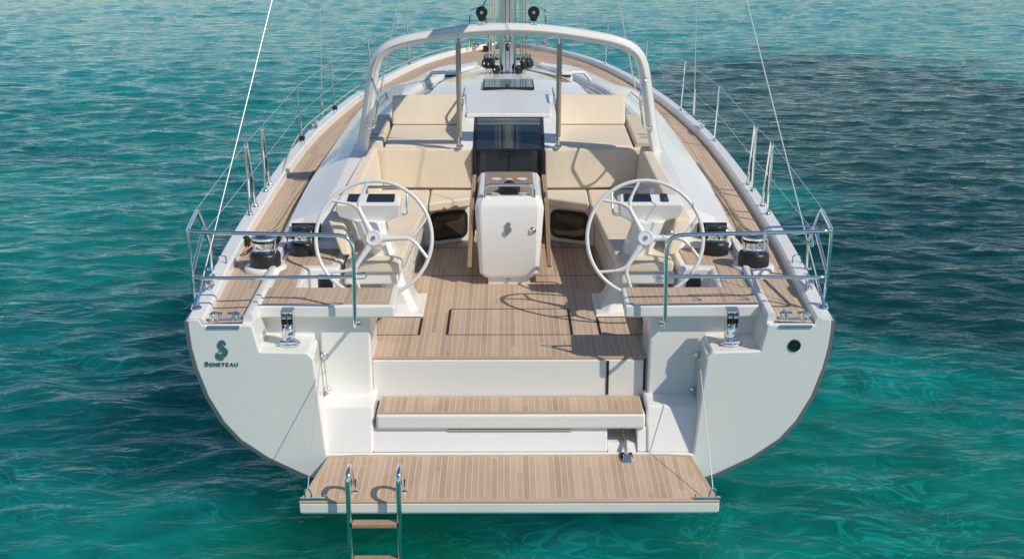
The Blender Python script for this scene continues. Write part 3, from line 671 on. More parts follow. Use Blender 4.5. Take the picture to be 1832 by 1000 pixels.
# ---- stern pushpit rails
def pushpit(s):
    q = lambda *a: [(s * p[0], p[1], p[2]) for p in a]
    b = MB()
    top = fillet(q((2.175, 1.03, 1.37), (2.155, .98, 1.62), (2.185, .80, 1.905), (2.118, .21, 1.90), (1.025, .17, 1.885), (1.035, .17, 1.25), (1.06, .37, 1.215)), [0, .05, .05, .07, .11, .07, 0], 8)
    ra = b.tube(top, .0135, 12).build("pushpit", STEEL, yacht)
    low = fillet(q((1.03, .17, 1.605), (2.112, .20, 1.585), (2.165, .88, 1.76)), .07, 8)
    MB().tube(low, .0125, 12).build("pushpit_rail", STEEL, ra)
    MB().tube(q((2.118, .225, 1.90), (2.112, .22, 1.585), (2.108, .262, 1.38)), .0125, 12).build("pushpit_leg", STEEL, ra)
    for p in ((2.108, .262, SH(.26)), (2.175, 1.03, SH(1.03))):
        MB().lathe([(0, 0), (.03, 0), (.028, .008), (.016, .014), (0, .014)], (s * p[0], p[1], p[2]), seg=16).build("rail_foot", STEEL, ra)
    MB().lathe([(0, 0), (.03, 0), (.027, .01), (.015, .016), (0, .016)], (s * 1.045, .358, 1.218), (0, -1, 0), 16).build("rail_foot", STEEL, ra)
    MB().tube(fillet(q((1.085, .172, 1.878), (1.055, .175, 1.912), (1.0, .175, 1.905), (.995, .172, 1.88), (1.036, .170, 1.835)), .03), .005, 6).build("wire_hook", STEEL, ra)
    MB().tube(fillet(q((1.03, .18, 1.62), (.95, .20, 1.625), (.95, .20, 1.585), (1.03, .18, 1.585)), .02), .005, 6).build("wire_hook", STEEL, ra)
    if s > 0:
        MB().tube(fillet([(1.62, .12, 1.85), (1.66, .15, 1.80), (1.67, .20, 1.93), (1.98, .22, 1.935), (1.985, .16, 1.80), (1.95, .13, 1.85)], .03), .007, 8).build("wire_hook", STEEL, ra)
both(pushpit)

# ---- stanchions, gates, lifelines
def rails(s):
    q = lambda *a: [(s * p[0], p[1], p[2]) for p in a]
    def base(x, y): MB().lathe([(0, 0), (.028, 0), (.026, .008), (.017, .02), (.017, .035), (0, .035)], (s * x, y, SH(y) - .001), seg=14).build("stanchion_base", STEEL, yacht)
    for ya, yb, yt in ((2.48, 2.75, 2.49), (3.26, 3.50, 3.27)):
        xa, xb = HB(ya) - .05, HB(yb) - .05; zt = 2.05
        g = MB().tube(fillet(q((xa, ya, SH(ya)), (xa + .005, yt - .005, zt - .02), (xa + .004, yt + .03, zt), (xb, yb, SH(yb))), .025), .0135, 10).build("gate_stanchion", STEEL, yacht)
        base(xa, ya); base(xb, yb)
    for y in (5.404, 7.19, 9.15, 11.06):
        x = HB(y) - .045; MB().tube(q((x, y, SH(y)), (x + .03, y, SH(y) + .575)), .013, 10).build("stanchion", STEEL, yacht); base(x, y)
        if s < 0 and y < 8: MB().lathe([(0, 0), (.03, 0), (.03, .05), (0, .05)], (s * (x), y - .02, SH(y) + .03), (0, 1, 0), 12).build("fairlead_block", BLACK, yacht)
    up = [(2.185, .80, 1.915)] + [(HB(y) - .045, y, 2.045) for y in (2.49, 3.27)] + [(HB(y) - .015, y, SH(y) + .57) for y in (5.404, 7.19, 9.15, 11.06)] + [(.60, 12.75, 2.17)]
    lo = [(2.165, .90, 1.72)] + [(HB(y) - .045, y, 1.75) for y in (2.49, 3.27)] + [(HB(y) - .03, y, SH(y) + .29) for y in (5.404, 7.19, 9.15, 11.06)] + [(.60, 12.8, 1.9)]
    MB().tube(q(*up), .0026, 6).build("lifeline", CABLE, yacht); MB().tube(q(*lo), .0026, 6).build("lifeline", CABLE, yacht)
    # bow pulpit
    MB().tube(fillet(q((.615, 12.92, 1.59), (.60, 12.72, 2.20), (.40, 13.35, 2.22), (.30, 13.72, 1.60)), .10, 8), .0145, 10).build("bow_pulpit", STEEL, yacht)
    # cleats
    def horn_cleat(x, y, z, L, ang):
        d = V(math.sin(ang), math.cos(ang), 0)
        c = V(x, y, z)
        b = MB(); b.tube([c - d * L + V(0, 0, .055), c - d * L * .5 + V(0, 0, .06), c + d * L * .5 + V(0, 0, .06), c + d * L + V(0, 0, .055)], [.014, .022, .022, .014], 10)
        for k in (-.4, .4): b.tube([c + d * L * k, c + d * L * k + V(0, 0, .06)], .013, 8)
        b.box(x - .02, x + .02, y - L * .5, y + L * .5, z, z + .006)
        b.build("horn_cleat", STEEL, yacht)
    horn_cleat(s * (HB(6.1) - .055), 6.1, SH(6.1), .13, -s * .05)
    horn_cleat(s * (HB(.62) - .05), .62, SH(.62), .13, s * .03)
    horn_cleat(s * (HB(13.1) - .1), 13.1, SH(13.1), .12, -s * .8)
    # folding eye on the cap
    x = HB(1.16) - .045
    MB().tube(fillet(q((x - .035, 1.16, SH(1.16)), (x - .03, 1.20, SH(1.16) + .05), (x + .03, 1.20, SH(1.16) + .05), (x + .035, 1.16, SH(1.16))), .03), .005, 6).build("pad_eye", STEEL, yacht)
    # stern fairlead cleat on the deck edge
    zc = DZ(.06) + .004; xm = 1.87
    b = MB()
    for k in (-1, 1):
        b.tube(fillet([(s * xm + k * .035, .05, zc), (s * xm + k * .085, .05, zc + .0), (s * xm + k * .098, .05, zc + .040), (s * xm + k * .07, .06, zc + .054), (s * xm + k * .018, .06, zc + .048)], .03, 5), [.011] * 2 + [.012] * 12 + [.013] * 4 + [.008] * (len(fillet([(0, 0, 0), (1, 0, 0), (1, 0, 1), (0, 0, 1), (0, 0, 2)], .03, 5)) - 18), 10)
        b.tube([(s * xm + k * .05, .05, zc), (s * xm + k * .055, .055, zc + .045)], .012, 8)
    b.box(s * xm - .10, s * xm + .10, .03, .075, zc - .004, zc + .008)
    fc = b.build("stern_fairlead", STEEL, yacht)
    MB().tube([(s * xm - .105, -.008, zc - .022), (s * xm + .105, -.008, zc - .022)], .009, 8).build("chafe_strip", STEEL, fc)
both(rails)

# ---- standing rigging
def rigging(s):
    q = lambda *a: [(s * p[0], p[1], p[2]) for p in a]
    a = V(2.098, .205, 1.38); e = V(.02, 6.8, 11.4)
    MB().tube(q(a, e), .0046, 8).build("backstay", CABLE, yacht)
    d = (e - a).normalized(); MB().tube(q(a, a + d * .09, a + d * .22), [.016, .013, .009], 8).build("backstay_turnbuckle", STEEL, yacht)
    MB().lathe([(0, 0), (.04, 0), (.036, .01), (.018, .02), (0, .02)], (s * 2.09, .20, SH(.2)), seg=16).build("chainplate", STEEL, yacht)
    a = V(2.165, 6.9, 1.53); e = V(2.05, 7.0, 8.0)
    MB().tube(q(a, e), .005, 8).build("cap_shroud", CABLE, yacht)
    MB().tube(q(a, a + V(0, 0, .12), a + V(0, 0, .3)), [.017, .015, .009], 8).build("shroud_turnbuckle", STEEL, yacht)
    a = V(1.60, 8.1, 1.62); e = V(.06, 7.55, 8.4)
    MB().tube(q(a, e), .0075, 8).build("inner_shroud", CABLE, yacht)
    MB().tube(q(V(2.05, 7.0, 8.0), V(.08, 7.5, 8.2)), .02, 8).build("spreader", ALU, yacht)
both(rigging)

# ---- mast, boom, mast-foot gear
def mast():
    rings = []
    for z in (1.93, 3, 6, 12, 19.5):
        r_ = []
        for k in range(40):
            a = 2 * math.pi * k / 40; x = .104 * math.copysign(abs(math.cos(a)) ** .75, math.cos(a)); y = .165 * math.copysign(abs(math.sin(a)) ** .85, math.sin(a))
            if y < -.12: y = -.12 - .3 * (-.12 - y)
            if abs(x) < .018 and y < 0: y += .03
            r_.append((x - .008, 7.55 + y, z))
        rings.append(r_)
    m = MB().loft(rings).build("mast", ALU, yacht, smooth=40)
    MB().lathe([(0, 0), (.19, 0), (.19, .012), (.16, .02), (0, .02)], (-.008, 7.5, ZC(7.5) - .006), seg=32).build("mast_step", SATIN, m)
    for sx in (-.155, -.105, .105, .155):
        MB().lathe([(0, 0), (.012, 0), (.010, .01), (0, .012)], (sx - .008, 7.36, ZC(7.4) + .012), seg=8).build("step_bolt", STEEL, m)
    MB().box(-.028, .012, 7.398, 7.42, 1.98, 19).build("sail_track", SATIN, m)
    # gooseneck bail with block
    MB().tube(fillet([(-.05, 7.38, 2.36), (-.045, 7.31, 2.31), (.03, 7.31, 2.31), (.035, 7.38, 2.36)], .03), .008, 8).build("bail", STEEL, m)
    MB().lathe([(0, -.018), (.038, -.018), (.045, 0), (.038, .018), (0, .018)], (-.008, 7.315, 2.255), (1, 0, 0), 16).build("bail_block", BLACK, m)
    # halyards
    for s in (-1, 1):
        for k, (dx, zt) in enumerate(((.125, 12), (.155, 10), (.19, 9))):
            MB().tube([(s * (dx + .03) - .008, 7.42, 2.05), (s * (dx * .55) - .008, 7.44, zt)], .007, 6).build("halyard", ROPE if s < 0 else ROPED, yacht)
        # turning blocks
        for dx, dy, dz, r_ in ((.21, 0, .11, .068), (.135, -.06, .05, .052), (.26, .03, .11, .056)):
            bl = MB().lathe([(0, -.03), (r_ * .8, -.03), (r_, -.02), (r_, .02), (r_ * .8, .03), (0, .03)], (s * dx - .008, 7.42 + dy, ZC(7.4) + dz), (.75 * s, -.6, .15), 18).build("turning_block", BLACK, yacht, smooth=40)
            MB().lathe([(0, 0), (r_ * .3, 0), (r_ * .25, .008), (0, .01)], (s * dx - .008 - .018, 7.42 + dy - .02, ZC(7.4) + dz), (.75 * s, -.6, .15), 10).build("block_pin", SATIN, bl)
            MB().tube([(s * dx - .008, 7.44 + dy, ZC(7.4) - .01), (s * dx - .008, 7.43 + dy, ZC(7.4) + dz)], .012, 6).build("block_shackle", STEEL, bl)
mast()
b = MB(); b.tube([(0, 7.3, 3.47), (0, 5, 3.50), (0, 2.45, 3.53)], .09, 20, up=(0, 0, 1), ry=.12); b.build("boom", ALU, yacht)
# ---- anchor gear at the bow
wl = MB().lathe([(0, 0), (.07, 0), (.06, .05), (.075, .10), (.05, .14), (0, .15)], (-.27, 13.02, DZ(13) + .012), seg=20).build("windlass", SATIN, yacht)
MB().box(-.40, -.30, 12.88, 12.98, DZ(13), DZ(13) + .10).build("windlass_switch", BLACK, wl, bevel=.02)
MB().tube([(-.10, 13.2, 1.60), (-.05, 13.7, 1.66), (.0, 14.0, 1.72)], .05, 10).build("bow_roller", STEEL, yacht)
MB().tube([(0, 13.7, 1.7), (0, 7.8, 17.5)], .04, 10).build("furled_forestay", GELM, yacht)

# ---- targa arch
def arch():
    cx = lambda s, pts: pts
    half = [(1.35, 3.62, 1.72), (1.285, 3.59, 2.05), (1.232, 3.55, 2.35), (1.185, 3.51, 2.56), (1.10, 3.475, 2.69), (.94, 3.455, 2.765), (.66, 3.44, 2.82), (.33, 3.425, 2.865), (0, 3.42, 2.88)]
    left = [(-x, y, z) for x, y, z in half]; path = spline(left + [(x, y, z) for x, y, z in half[-2::-1]], 8)
    rings = []; n = len(path)
    for i, p in enumerate(path):
        t = (path[min(i + 1, n - 1)] - path[max(i - 1, 0)]).normalized()
        f = V(0, 1, 0); f = (f - t * f.dot(t)).normalized(); nrm = t.cross(f)   # f fore-aft, nrm outwards/up
        if nrm.dot(p - V(0, 3.5, 1.8)) < 0: nrm = -nrm
        a = abs(p.x) / 1.33
        wf = .085; wt = .05
        rings.append([p + f * x + nrm * y for x, y in ((-wf, -wt * .55), (-wf * .95, wt * .1), (-wf * .72, wt * .75), (-wf * .3, wt), (wf * .5, wt * .9), (wf, wt * .3), (wf, -wt * .6), (wf * .6, -wt), (-wf * .6, -wt))])
    a = MB().loft(rings).build("targa_arch", GEL, yacht, smooth=30)
    for s in (-1, 1):
        # raised edge flute, grab handle, support post, block
        MB().tube([Vector((s * abs(p.x) if False else p.x, p.y - .094, p.z)) for p in path[6:-6]] if s < 0 else [(0, 3.33, 2.87), (.01, 3.33, 2.87)], .006, 6).build("arch_bead", GEL, a)
        MB().tube(fillet([(s * 1.215, 3.46, 2.45), (s * 1.205, 3.40, 2.44), (s * 1.155, 3.36, 2.28), (s * 1.195, 3.37, 2.02), (s * 1.255, 3.42, 2.0), (s * 1.265, 3.50, 2.0)], .035, 5), .0105, 10).build("grab_handle", STEEL, a)
        for z_, x_ in ((2.45, 1.218), (2.0, 1.268)): MB().lathe([(0, 0), (.022, 0), (.02, .006), (0, .008)], (s * x_, 3.468 + (2.47 - z_) * .1, z_), (0, -1, 0), 12).build("handle_foot", STEEL, a)
        po = MB().tube([(s * .455, 3.78, 1.77), (s * .452, 3.66, 2.12), (s * .446, 3.44, 2.83)], .0125, 10).build("arch_post", STEEL, yacht)
        MB().tube([(s * .4545, 3.745, 1.87), (s * .4465, 3.47, 2.74)], .0235, 12).build("post_sleeve", PADDED, po)
        MB().lathe([(0, 0), (.035, 0), (.032, .008), (.016, .014), (0, .014)], (s * .455, 3.785, 1.768), (0, -.32, 1), 16).build("post_foot", STEEL, po)
        # mainsheet block standing on the arch
        bx = s * .226 - .01
        c_ = (bx, 3.40, 3.02)
        bl = MB(); bl.lathe([(.012, -.016), (.045, -.018), (.052, -.008), (.052, .008), (.045, .018), (.012, .016)], c_, (0, 1, 0), 24)
        bl.prism([(bx - .045, 3.384, 3.0), (bx + .045, 3.384, 3.0), (bx + .022, 3.384, 2.945), (bx - .022, 3.384, 2.945)], (0, .032, 0)); bo = bl.build("mainsheet_block", BLACK, yacht, smooth=40)
        MB().lathe([(0, -.02), (.014, -.02), (.014, .02), (0, .02)], c_, (0, 1, 0), 12).build("sheave_pin", SATIN, bo)
        MB().tube(fillet([(bx - .016, 3.40, 2.915), (bx - .012, 3.40, 2.955), (bx + .012, 3.40, 2.955), (bx + .016, 3.40, 2.915)], .012), .006, 8).build("shackle", STEEL, bo)
        MB().box(bx - .03, bx + .03, 3.37, 3.43, 2.905, 2.922).build("block_plate", STEEL, bo)
        MB().tube([(bx - s * .01, 3.40, 3.07), (s * .03, 3.4, 3.46)], .006, 6).build("mainsheet", ROPED if s < 0 else ROPE, yacht)
        for x_ in (.33, .39): MB().lathe([(0, 0), (.012, 0), (.009, .008), (0, .009)], (s * x_, 3.42, 2.915), (0, 0, 1), 8).build("arch_bolt", STEEL, a)
arch()

# ---- running lines along the decks
MB().tube(spline([(-.45, 13.2, 1.66), (-.96, 12.3, 1.66), (-1.36, 11.06, 1.66), (-1.84, 9.15, 1.62), (-2.08, 7.19, 1.60), (-2.2, 5.39, 1.58), (-2.13, 3.75, 1.455), (-2.115, 3.45, 1.40)], 8), .006, 6).build("furling_line", ROPE, yacht)
for s in (-1, 1):
    for k in range(3):
        MB().tube(spline([(s * (1.845 + .02 * k), 4.6, 1.44), (s * (1.885 + .022 * k), 3.2, 1.415), (s * (1.89 + .022 * k), 2.3, 1.40), (s * (1.875 + .012 * k), 1.75, 1.49)], 6), .006, 6).build("jib_sheet", ROPE if k != 1 else ROPED, yacht)
    for k in range(2):
        MB().box(*sorted((s * (1.80 + .04 * k), s * (1.83 + .04 * k))), 1.82, 1.96, DZ(1.9) + .03, DZ(1.9) + .085).build("lead_block", BLACK, yacht, bevel=.012)
# port side block and cam hanging inside the bulwark
bl = MB(); bl.lathe([(0, -.02), (.032, -.02), (.038, 0), (.032, .02), (0, .02)], (-2.075, 1.84, 1.40), (.3, 1, 0), 16); bl.box(-2.105, -2.045, 1.80, 1.86, 1.345, 1.40)
fb = bl.build("foot_block", BLACK, yacht, bevel=.006)
MB().tube(fillet([(-2.09, 1.56, 1.34), (-2.03, 1.60, 1.365), (-2.0, 1.68, 1.38)], .02), .012, 8).build("cam_cleat", BLACK, yacht)
MB().tube(spline([(-2.06, 1.80, 1.36), (-2.08, 1.58, 1.345), (-1.96, 1.52, 1.35)], 6), .005, 6).build("trim_line", ROPED, yacht)

# ---- backstay tackle blocks on the stern shelves
def tackle(s):
    x, y = s * 1.478, .165; z = 1.139
    t = MB().lathe([(0, 0), (.075, 0), (.075, .008), (.07, .012), (0, .012)], (x, y, z), seg=32).build("backstay_block", STEEL, yacht, smooth=40)
    for a in range(6):
        MB().lathe([(0, 0), (.007, 0), (.005, .004), (0, .004)], (x + .058 * math.cos(a * 1.047 + .4), y + .058 * math.sin(a * 1.047 + .4), z + .012), seg=8).build("bolt", SATIN, t)
    MB().lathe([(0, .01), (.05, .01), (.047, .03), (.04, .045), (.046, .06), (.046, .12), (.038, .13), (0, .13)], (x, y, z), seg=24).build("swivel", STEEL, t, smooth=40)
    MB().tube(fillet([(x - .05, y - .055, z + .03), (x, y - .07, z + .035), (x + .05, y - .055, z + .03)], .03), .012, 8).build("becket", STEEL, t)
    b = MB()
    for k in (-1, 1): b.prism([(x + k * .036, y - .045, z + .10), (x + k * .036, y - .045, z + .235), (x + k * .036, y + .045, z + .235), (x + k * .036, y + .045, z + .10)], (k * .006, 0, 0))
    b.box(x - .042, x + .042, y - .045, y + .045, z + .235, z + .243); b.build("cheek_plates", STEEL, t, bevel=.003)
    for k in (-1, 1):
        b = MB(); b.lathe([(0, -.012), (.045, -.012), (.035, -.004), (.035, .004), (.045, .012), (0, .012)], (x + k * .018, y - .012, z + .175), (1, 0, 0), 20); b.build("sheave", BLACK, t, smooth=40)
        b = MB(); b.lathe([(0, -.013), (.012, -.013), (.012, .013), (0, .013)], (x + k * .018, y - .047, z + .20), (1, 0, 0), 12); b.build("sheave_rim", STEEL, t)
    MB().box(x - .025, x + .005, y - .05, y - .04, z + .055, z + .10).build("label_plate", WHEELM, t)
both(tackle)

# ---- bathing platform with ladder and suspension wires
def zplat(x, y): return .404 + (y - .02) * .052
po = [(-.955, .018), (-1.225, -.012), (-1.330, -.625), (1.318, -.625), (1.218, -.012), (.965, .018)]
b = MB(); b.loft([[(x * .985, y + (.015 if y < -.3 else 0), zplat(x, y) - .095) for x, y in po], [(x, y, zplat(x, y) - .08) for x, y in po], [(x, y, zplat(x, y) - .012) for x, y in po]])
plat = b.build("bathing_platform", GEL, yacht, bevel=.012, seg=3)
teak_sheet("platform_teak", po, zplat, plat, th=.014, border=.036, bevel=.004)
def wires(s):
    x = s * 1.285; y = -.56; z = zplat(x, y)
    a = V(s * 1.262, .08, 1.05); e = V(x - s * .012, y - .05, z + .075)
    MB().tube([a, e], .0032, 6).build("platform_wire", CABLE, yacht)
    MB().tube(fillet([(e.x - .02, e.y + .01, z + .01), (e.x - .02, e.y, z + .06), (e.x, e.y, z + .085), (e.x + .02, e.y, z + .06), (e.x + .02, e.y + .01, z + .01)], .015), .006, 8).build("wire_shackle", STEEL, plat)
    MB().box(min(x - s * .12, x + s * .04), max(x - s * .12, x + s * .04), -.615, -.592, z, z + .016).build("hinge_bar", STEEL, plat, bevel=.003)
    MB().tube([(x - s * .12, -.60, z + .005), (x - s * .12, -.60, z + .03)], .006, 8).build("hinge_pin", STEEL, plat)
    # folded rigging screw on the recess cheek
    p0, p1 = V(s * 1.283, .345, .985), V(s * 1.262, .34, .735)
    rs = MB().tube([p0, p0.lerp(p1, .42), p0.lerp(p1, .43), p0.lerp(p1, .47), p0.lerp(p1, .48), p1], [.004, .004, .009, .009, .004, .004], 8).build("rigging_screw", STEEL, yacht)
    for p, r_ in ((p0, .026), (p1, .024)):
        MB().lathe([(0, 0), (r_, 0), (r_ * .85, .016), (r_ * .4, .03), (0, .032)], p + V(0, .012, 0), (0, -1, .1), 18).build("screw_eye", STEEL, rs)
both(wires)
def ladder():
    ld = None; z0 = zplat(0, -.5)
    for x in (-1.008, -.694):
        p = fillet([(x, -.50, z0), (x, -.50, z0 + .12), (x, -.56, z0 + .22), (x, -.70, z0 + .22), (x, -.70, .1), (x, -.70, -.45)], [0, .05, .10, .10, .1, 0], 7)
        o = MB().tube(p, .0165, 14).build("ladder_rail" if ld else "swim_ladder", STEEL, ld or yacht)
        if ld is None: ld = o
        MB().lathe([(0, 0), (.028, 0), (.026, .008), (.012, .016), (0, .016)], (x + .012, -.50, z0), seg=16).build("ladder_foot", STEEL, ld)
        MB().tube([(x + .012, -.46, z0 + .01), (x + .015, -.43, z0 + .055)], .006, 6).build("ladder_pin", BLACK, ld)
    for z in (.255, .005, -.25):
        b = MB(); b.box(-.99, -.71, -.735, -.665, z - .013, z + .013); t = b.build("ladder_tread", TEAKD, ld, bevel=.004)
        for x in (-.992, -.708): MB().box(x - .007, x + .007, -.725, -.675, z - .012, z + .010).build("tread_clip", RUBBER, ld)
ladder()
# hydraulic strut between recess and platform
MB().tube([(.772, .28, .545), (.778, .02, .445), (.782, -.06, .425)], .014, 12).build("platform_strut", SATIN, yacht)
MB().lathe([(0, -.03), (.02, -.03), (.02, .03), (0, .03)], (.772, .26, .54), (1, 0, 0), 14).build("strut_pivot", STEEL, yacht)
zp = zplat(.78, -.1)
b = MB(); b.loft([[(.752, -.125, zp), (.812, -.125, zp), (.812, -.045, zp), (.752, -.045, zp)], [(.755, -.10, zp + .035), (.809, -.10, zp + .035), (.809, -.055, zp + .035), (.755, -.055, zp + .035)]]); b.build("strut_bracket", STEEL, plat, bevel=.005)
MB().box(.742, .822, -.05, .0, zp + .001, zp + .02).build("bracket_seat", RUBBER, plat)

# ------------------------------------------------------------------ cushions (loose, each one a thing)
def pillow(name, ring_b, ring_t, m, label, cat, group=None, bev=.022):
    b = MB(); b.loft([ring_b, ring_t]); o = b.build(name, m, None, bevel=bev, seg=4, smooth=40)
    o["label"] = label; o["category"] = cat
    if group: o["group"] = group
    return o
side = {-1: "left", 1: "right"}
for s in (-1, 1):
    q = lambda pts: mx(s, pts)
    o = [(1.235, 1.30), (.815, 1.30), (.722, 3.14), (.735, 3.705), (1.20, 3.715)]
    pillow("settee_cushion", q([(x, y, 1.287) for x, y in o]), q([(x, y, 1.378) for x, y in o]), CUSH, f"long flat cream settee seat cushion behind the {side[s]} steering wheel", "cushion", "settee seat cushions")
    o = [(.715, 3.16), (.335, 3.385), (.335, 3.70), (.722, 3.705)]
    pillow("seat_cushion", q([(x, y, 1.29) for x, y in o]), q([(x, y, 1.378) for x, y in o]), CUSH, f"short cream seat cushion above the smoked window {side[s]} of the console", "cushion", "forward seat cushions")
    pillow("back_cushion", q([(1.17, 3.725, 1.382), (.335, 3.70, 1.382), (.335, 3.79, 1.382), (1.20, 3.80, 1.382)]), q([(1.245, 3.80, 1.745), (.33, 3.775, 1.745), (.33, 3.865, 1.745), (1.27, 3.875, 1.745)]), CUSHB, f"wide upright cream backrest cushion between the companionway and the {side[s]} coaming", "cushion", "backrest cushions")
    pillow("side_back_cushion", q([(1.205, 1.45, 1.384), (1.165, 3.72, 1.384), (1.24, 3.74, 1.384), (1.28, 1.45, 1.384)]), q([(1.27, 1.60, 1.625), (1.215, 3.76, 1.775), (1.305, 3.74, 1.785), (1.40, 1.60, 1.635)]), CUSHB, f"long cream backrest cushion leaning on the {side[s]} coaming beside the settee", "cushion", "side backrest cushions")
    pillow("sunbed_cushion", q([(1.165, 3.86, 1.702), (.462, 3.83, 1.702), (.475, 4.96, 1.702), (1.175, 4.96, 1.702)]), q([(1.16, 3.87, 1.762), (.465, 3.84, 1.762), (.475, 4.95, 1.775), (1.17, 4.95, 1.775)]), CUSH, f"flat cream sunbed cushion {side[s]} of the companionway in front of its raised backrest", "cushion", "sunbed cushions")
    pillow("sunbed_cushion", q([(1.172, 4.85, 1.778), (.478, 4.85, 1.778), (.482, 4.93, 1.775), (1.176, 4.93, 1.775)]), q([(1.18, 5.02, 2.035), (.49, 5.02, 2.055), (.492, 5.09, 2.06), (1.182, 5.09, 2.04)]), CUSHB, f"raised cream sunbed backrest propped up {side[s]} of the roof hatch", "cushion", "sunbed backrests")

# ------------------------------------------------------------------ water
def water():
    rng = np.random.default_rng(11)
    # rows get coarser with distance; columns widen with distance (kept generous to the sides)
    ang_ = np.linspace(math.radians(62), math.radians(3.6), 1700)
    yv = 4.05 / np.tan(ang_) - 8.0
    yv = np.concatenate([[-400, -120, -50, -22, -12], yv, [64, 75, 90, 120, 180, 300, 600]])
    m = 640; u = np.linspace(-1, 1, m)
    half = 9 + np.maximum(0, yv + 8) * .60
    X = u[None, :] * half[:, None]; Y = np.repeat(yv[:, None], m, 1)
    X[:5] = u[None, :] * 300; X[-6:] = u[None, :] * (half[-6:, None] + 200)
    Z = np.zeros_like(X); DX = np.zeros_like(X); DY = np.zeros_like(X)
    gy = np.abs(np.gradient(yv))[:, None]; gx = (2 * half / m)[:, None]
    def wave(lam, ang, amp, ph):
        k = 2 * math.pi / lam; kx, ky = k * math.sin(ang), k * math.cos(ang)
        res = lam / np.maximum(np.maximum(gy * abs(math.cos(ang)), gx * abs(math.sin(ang))), 1e-4)
        fade = np.clip((res - 2.2) / 2.5, 0, 1)
        p = kx * X + ky * Y + ph
        s_, c_ = np.sin(p), np.cos(p)
        return amp * fade * c_, -amp * fade * s_ * math.sin(ang) * .9, -amp * fade * s_ * math.cos(ang) * .9
    for i in range(110):
        lam = float(np.exp(rng.uniform(math.log(.26), math.log(2.4))))
        ang = float(rng.normal(-.10, .62)); amp = .0036 * lam * float(rng.uniform(.4, 1.2))
        if lam > .9: amp *= (.9 / lam) ** 1.15
        else: amp *= 1.2
        a, b_, c_ = wave(lam, ang, amp, float(rng.uniform(0, 6.28)))
        Z += a; DX += b_; DY += c_
    # gusts: calmer and rougher areas
    g = .75 + .35 * np.sin(X * .31 + 1.0 + .6 * np.sin(Y * .23)) * np.sin(Y * .27 + .4 + .5 * np.sin(X * .19))
    Z *= g; DX *= g; DY *= g
    X = X + DX; Y = Y + DY
    co = np.stack([X, Y, Z - .03], -1).reshape(-1, 3)
    rows = len(yv); idx = np.arange(rows * m).reshape(rows, m)
    f = np.stack([idx[:-1, :-1], idx[:-1, 1:], idx[1:, 1:], idx[1:, :-1]], -1).reshape(-1, 4)
    me = bpy.data.meshes.new("water"); me.vertices.add(len(co)); me.vertices.foreach_set("co", co.astype(np.float32).ravel())
    me.loops.add(f.size); me.loops.foreach_set("vertex_index", f.astype(np.int32).ravel())
    me.polygons.add(len(f)); me.polygons.foreach_set("loop_start", (np.arange(len(f)) * 4).astype(np.int32))
    me.polygons.foreach_set("use_smooth", np.ones(len(f), dtype=bool)); me.update(); me.validate()
    o = bpy.data.objects.new("water", me); C.objects.link(o); o["kind"] = "structure"; o["label"] = "clear turquoise sea with darker patches of reef and weed"
    mt = bpy.data.materials.new("sea_water"); mt.use_nodes = True; nd = mt.node_tree.nodes; l = mt.node_tree.links; b = nd["Principled BSDF"]
    b.inputs["Roughness"].default_value = .02; b.inputs["IOR"].default_value = 1.33; b.inputs["Specular IOR Level"].default_value = .11
    b.subsurface_method = "BURLEY"; b.inputs["Subsurface Weight"].default_value = 1.0; b.inputs["Subsurface Scale"].default_value = 3.0; b.inputs["Subsurface Radius"].default_value = (1.2, 1.5, 1.5)
    tc = nd.new("ShaderNodeTexCoord")
    def noise(scale, detail, dist_=0, st=(1, 1, 1), loc=(0, 0, 0), src=None):
        mp = nd.new("ShaderNodeMapping"); mp.inputs["Scale"].default_value = st; mp.inputs["Location"].default_value = loc
        l.new(src or tc.outputs["Object"], mp.inputs[0])
        t_ = nd.new("ShaderNodeTexNoise"); t_.inputs["Scale"].default_value = scale; t_.inputs["Detail"].default_value = detail; t_.inputs["Distortion"].default_value = dist_
        l.new(mp.outputs[0], t_.inputs["Vector"]); return t_
    def rng_(src, a, c_, lo=0, hi=1):
        r_ = nd.new("ShaderNodeMapRange"); r_.interpolation_type = 'SMOOTHSTEP'; r_.inputs[1].default_value = a; r_.inputs[2].default_value = c_; r_.inputs[3].default_value = lo; r_.inputs[4].default_value = hi
        l.new(src, r_.inputs[0]); return r_
    def mixc(fac, a, c_):
        x_ = nd.new("ShaderNodeMix"); x_.data_type = 'RGBA'
        if isinstance(fac, float): x_.inputs[0].default_value = fac
        else: l.new(fac, x_.inputs[0])
        for i, q_ in ((6, a), (7, c_)):
            if isinstance(q_, tuple): x_.inputs[i].default_value = (*q_, 1)
            else: l.new(q_, x_.inputs[i])
        return x_.outputs[2]
    # the sea bed: sand with weed/reef patches at fixed places, edges broken by noise
    sepc = nd.new("ShaderNodeSeparateXYZ"); l.new(tc.outputs["Object"], sepc.inputs[0])
    wob = noise(.35, 6, .5)
    def math_(op, a, c_=None):
        x_ = nd.new("ShaderNodeMath"); x_.operation = op
        for i, q_ in ((0, a), (1, c_)):
            if q_ is None: continue
            if isinstance(q_, (int, float)): x_.inputs[i].default_value = q_
            else: l.new(q_, x_.inputs[i])
        return x_.outputs[0]
    def patch(cx, cy, rx, ry, soft=.45, rot=0):
        ca, sa = math.cos(rot), math.sin(rot)
        dx = math_('SUBTRACT', sepc.outputs[0], cx); dy = math_('SUBTRACT', sepc.outputs[1], cy)
        ex = math_('ADD', math_('MULTIPLY', dx, ca / rx), math_('MULTIPLY', dy, sa / rx)); ey = math_('ADD', math_('MULTIPLY', dx, -sa / ry), math_('MULTIPLY', dy, ca / ry))
        d = math_('SQRT', math_('ADD', math_('MULTIPLY', ex, ex), math_('MULTIPLY', ey, ey)))
        d = math_('ADD', d, math_('MULTIPLY', math_('SUBTRACT', wob.outputs[0], .5), 1.1))
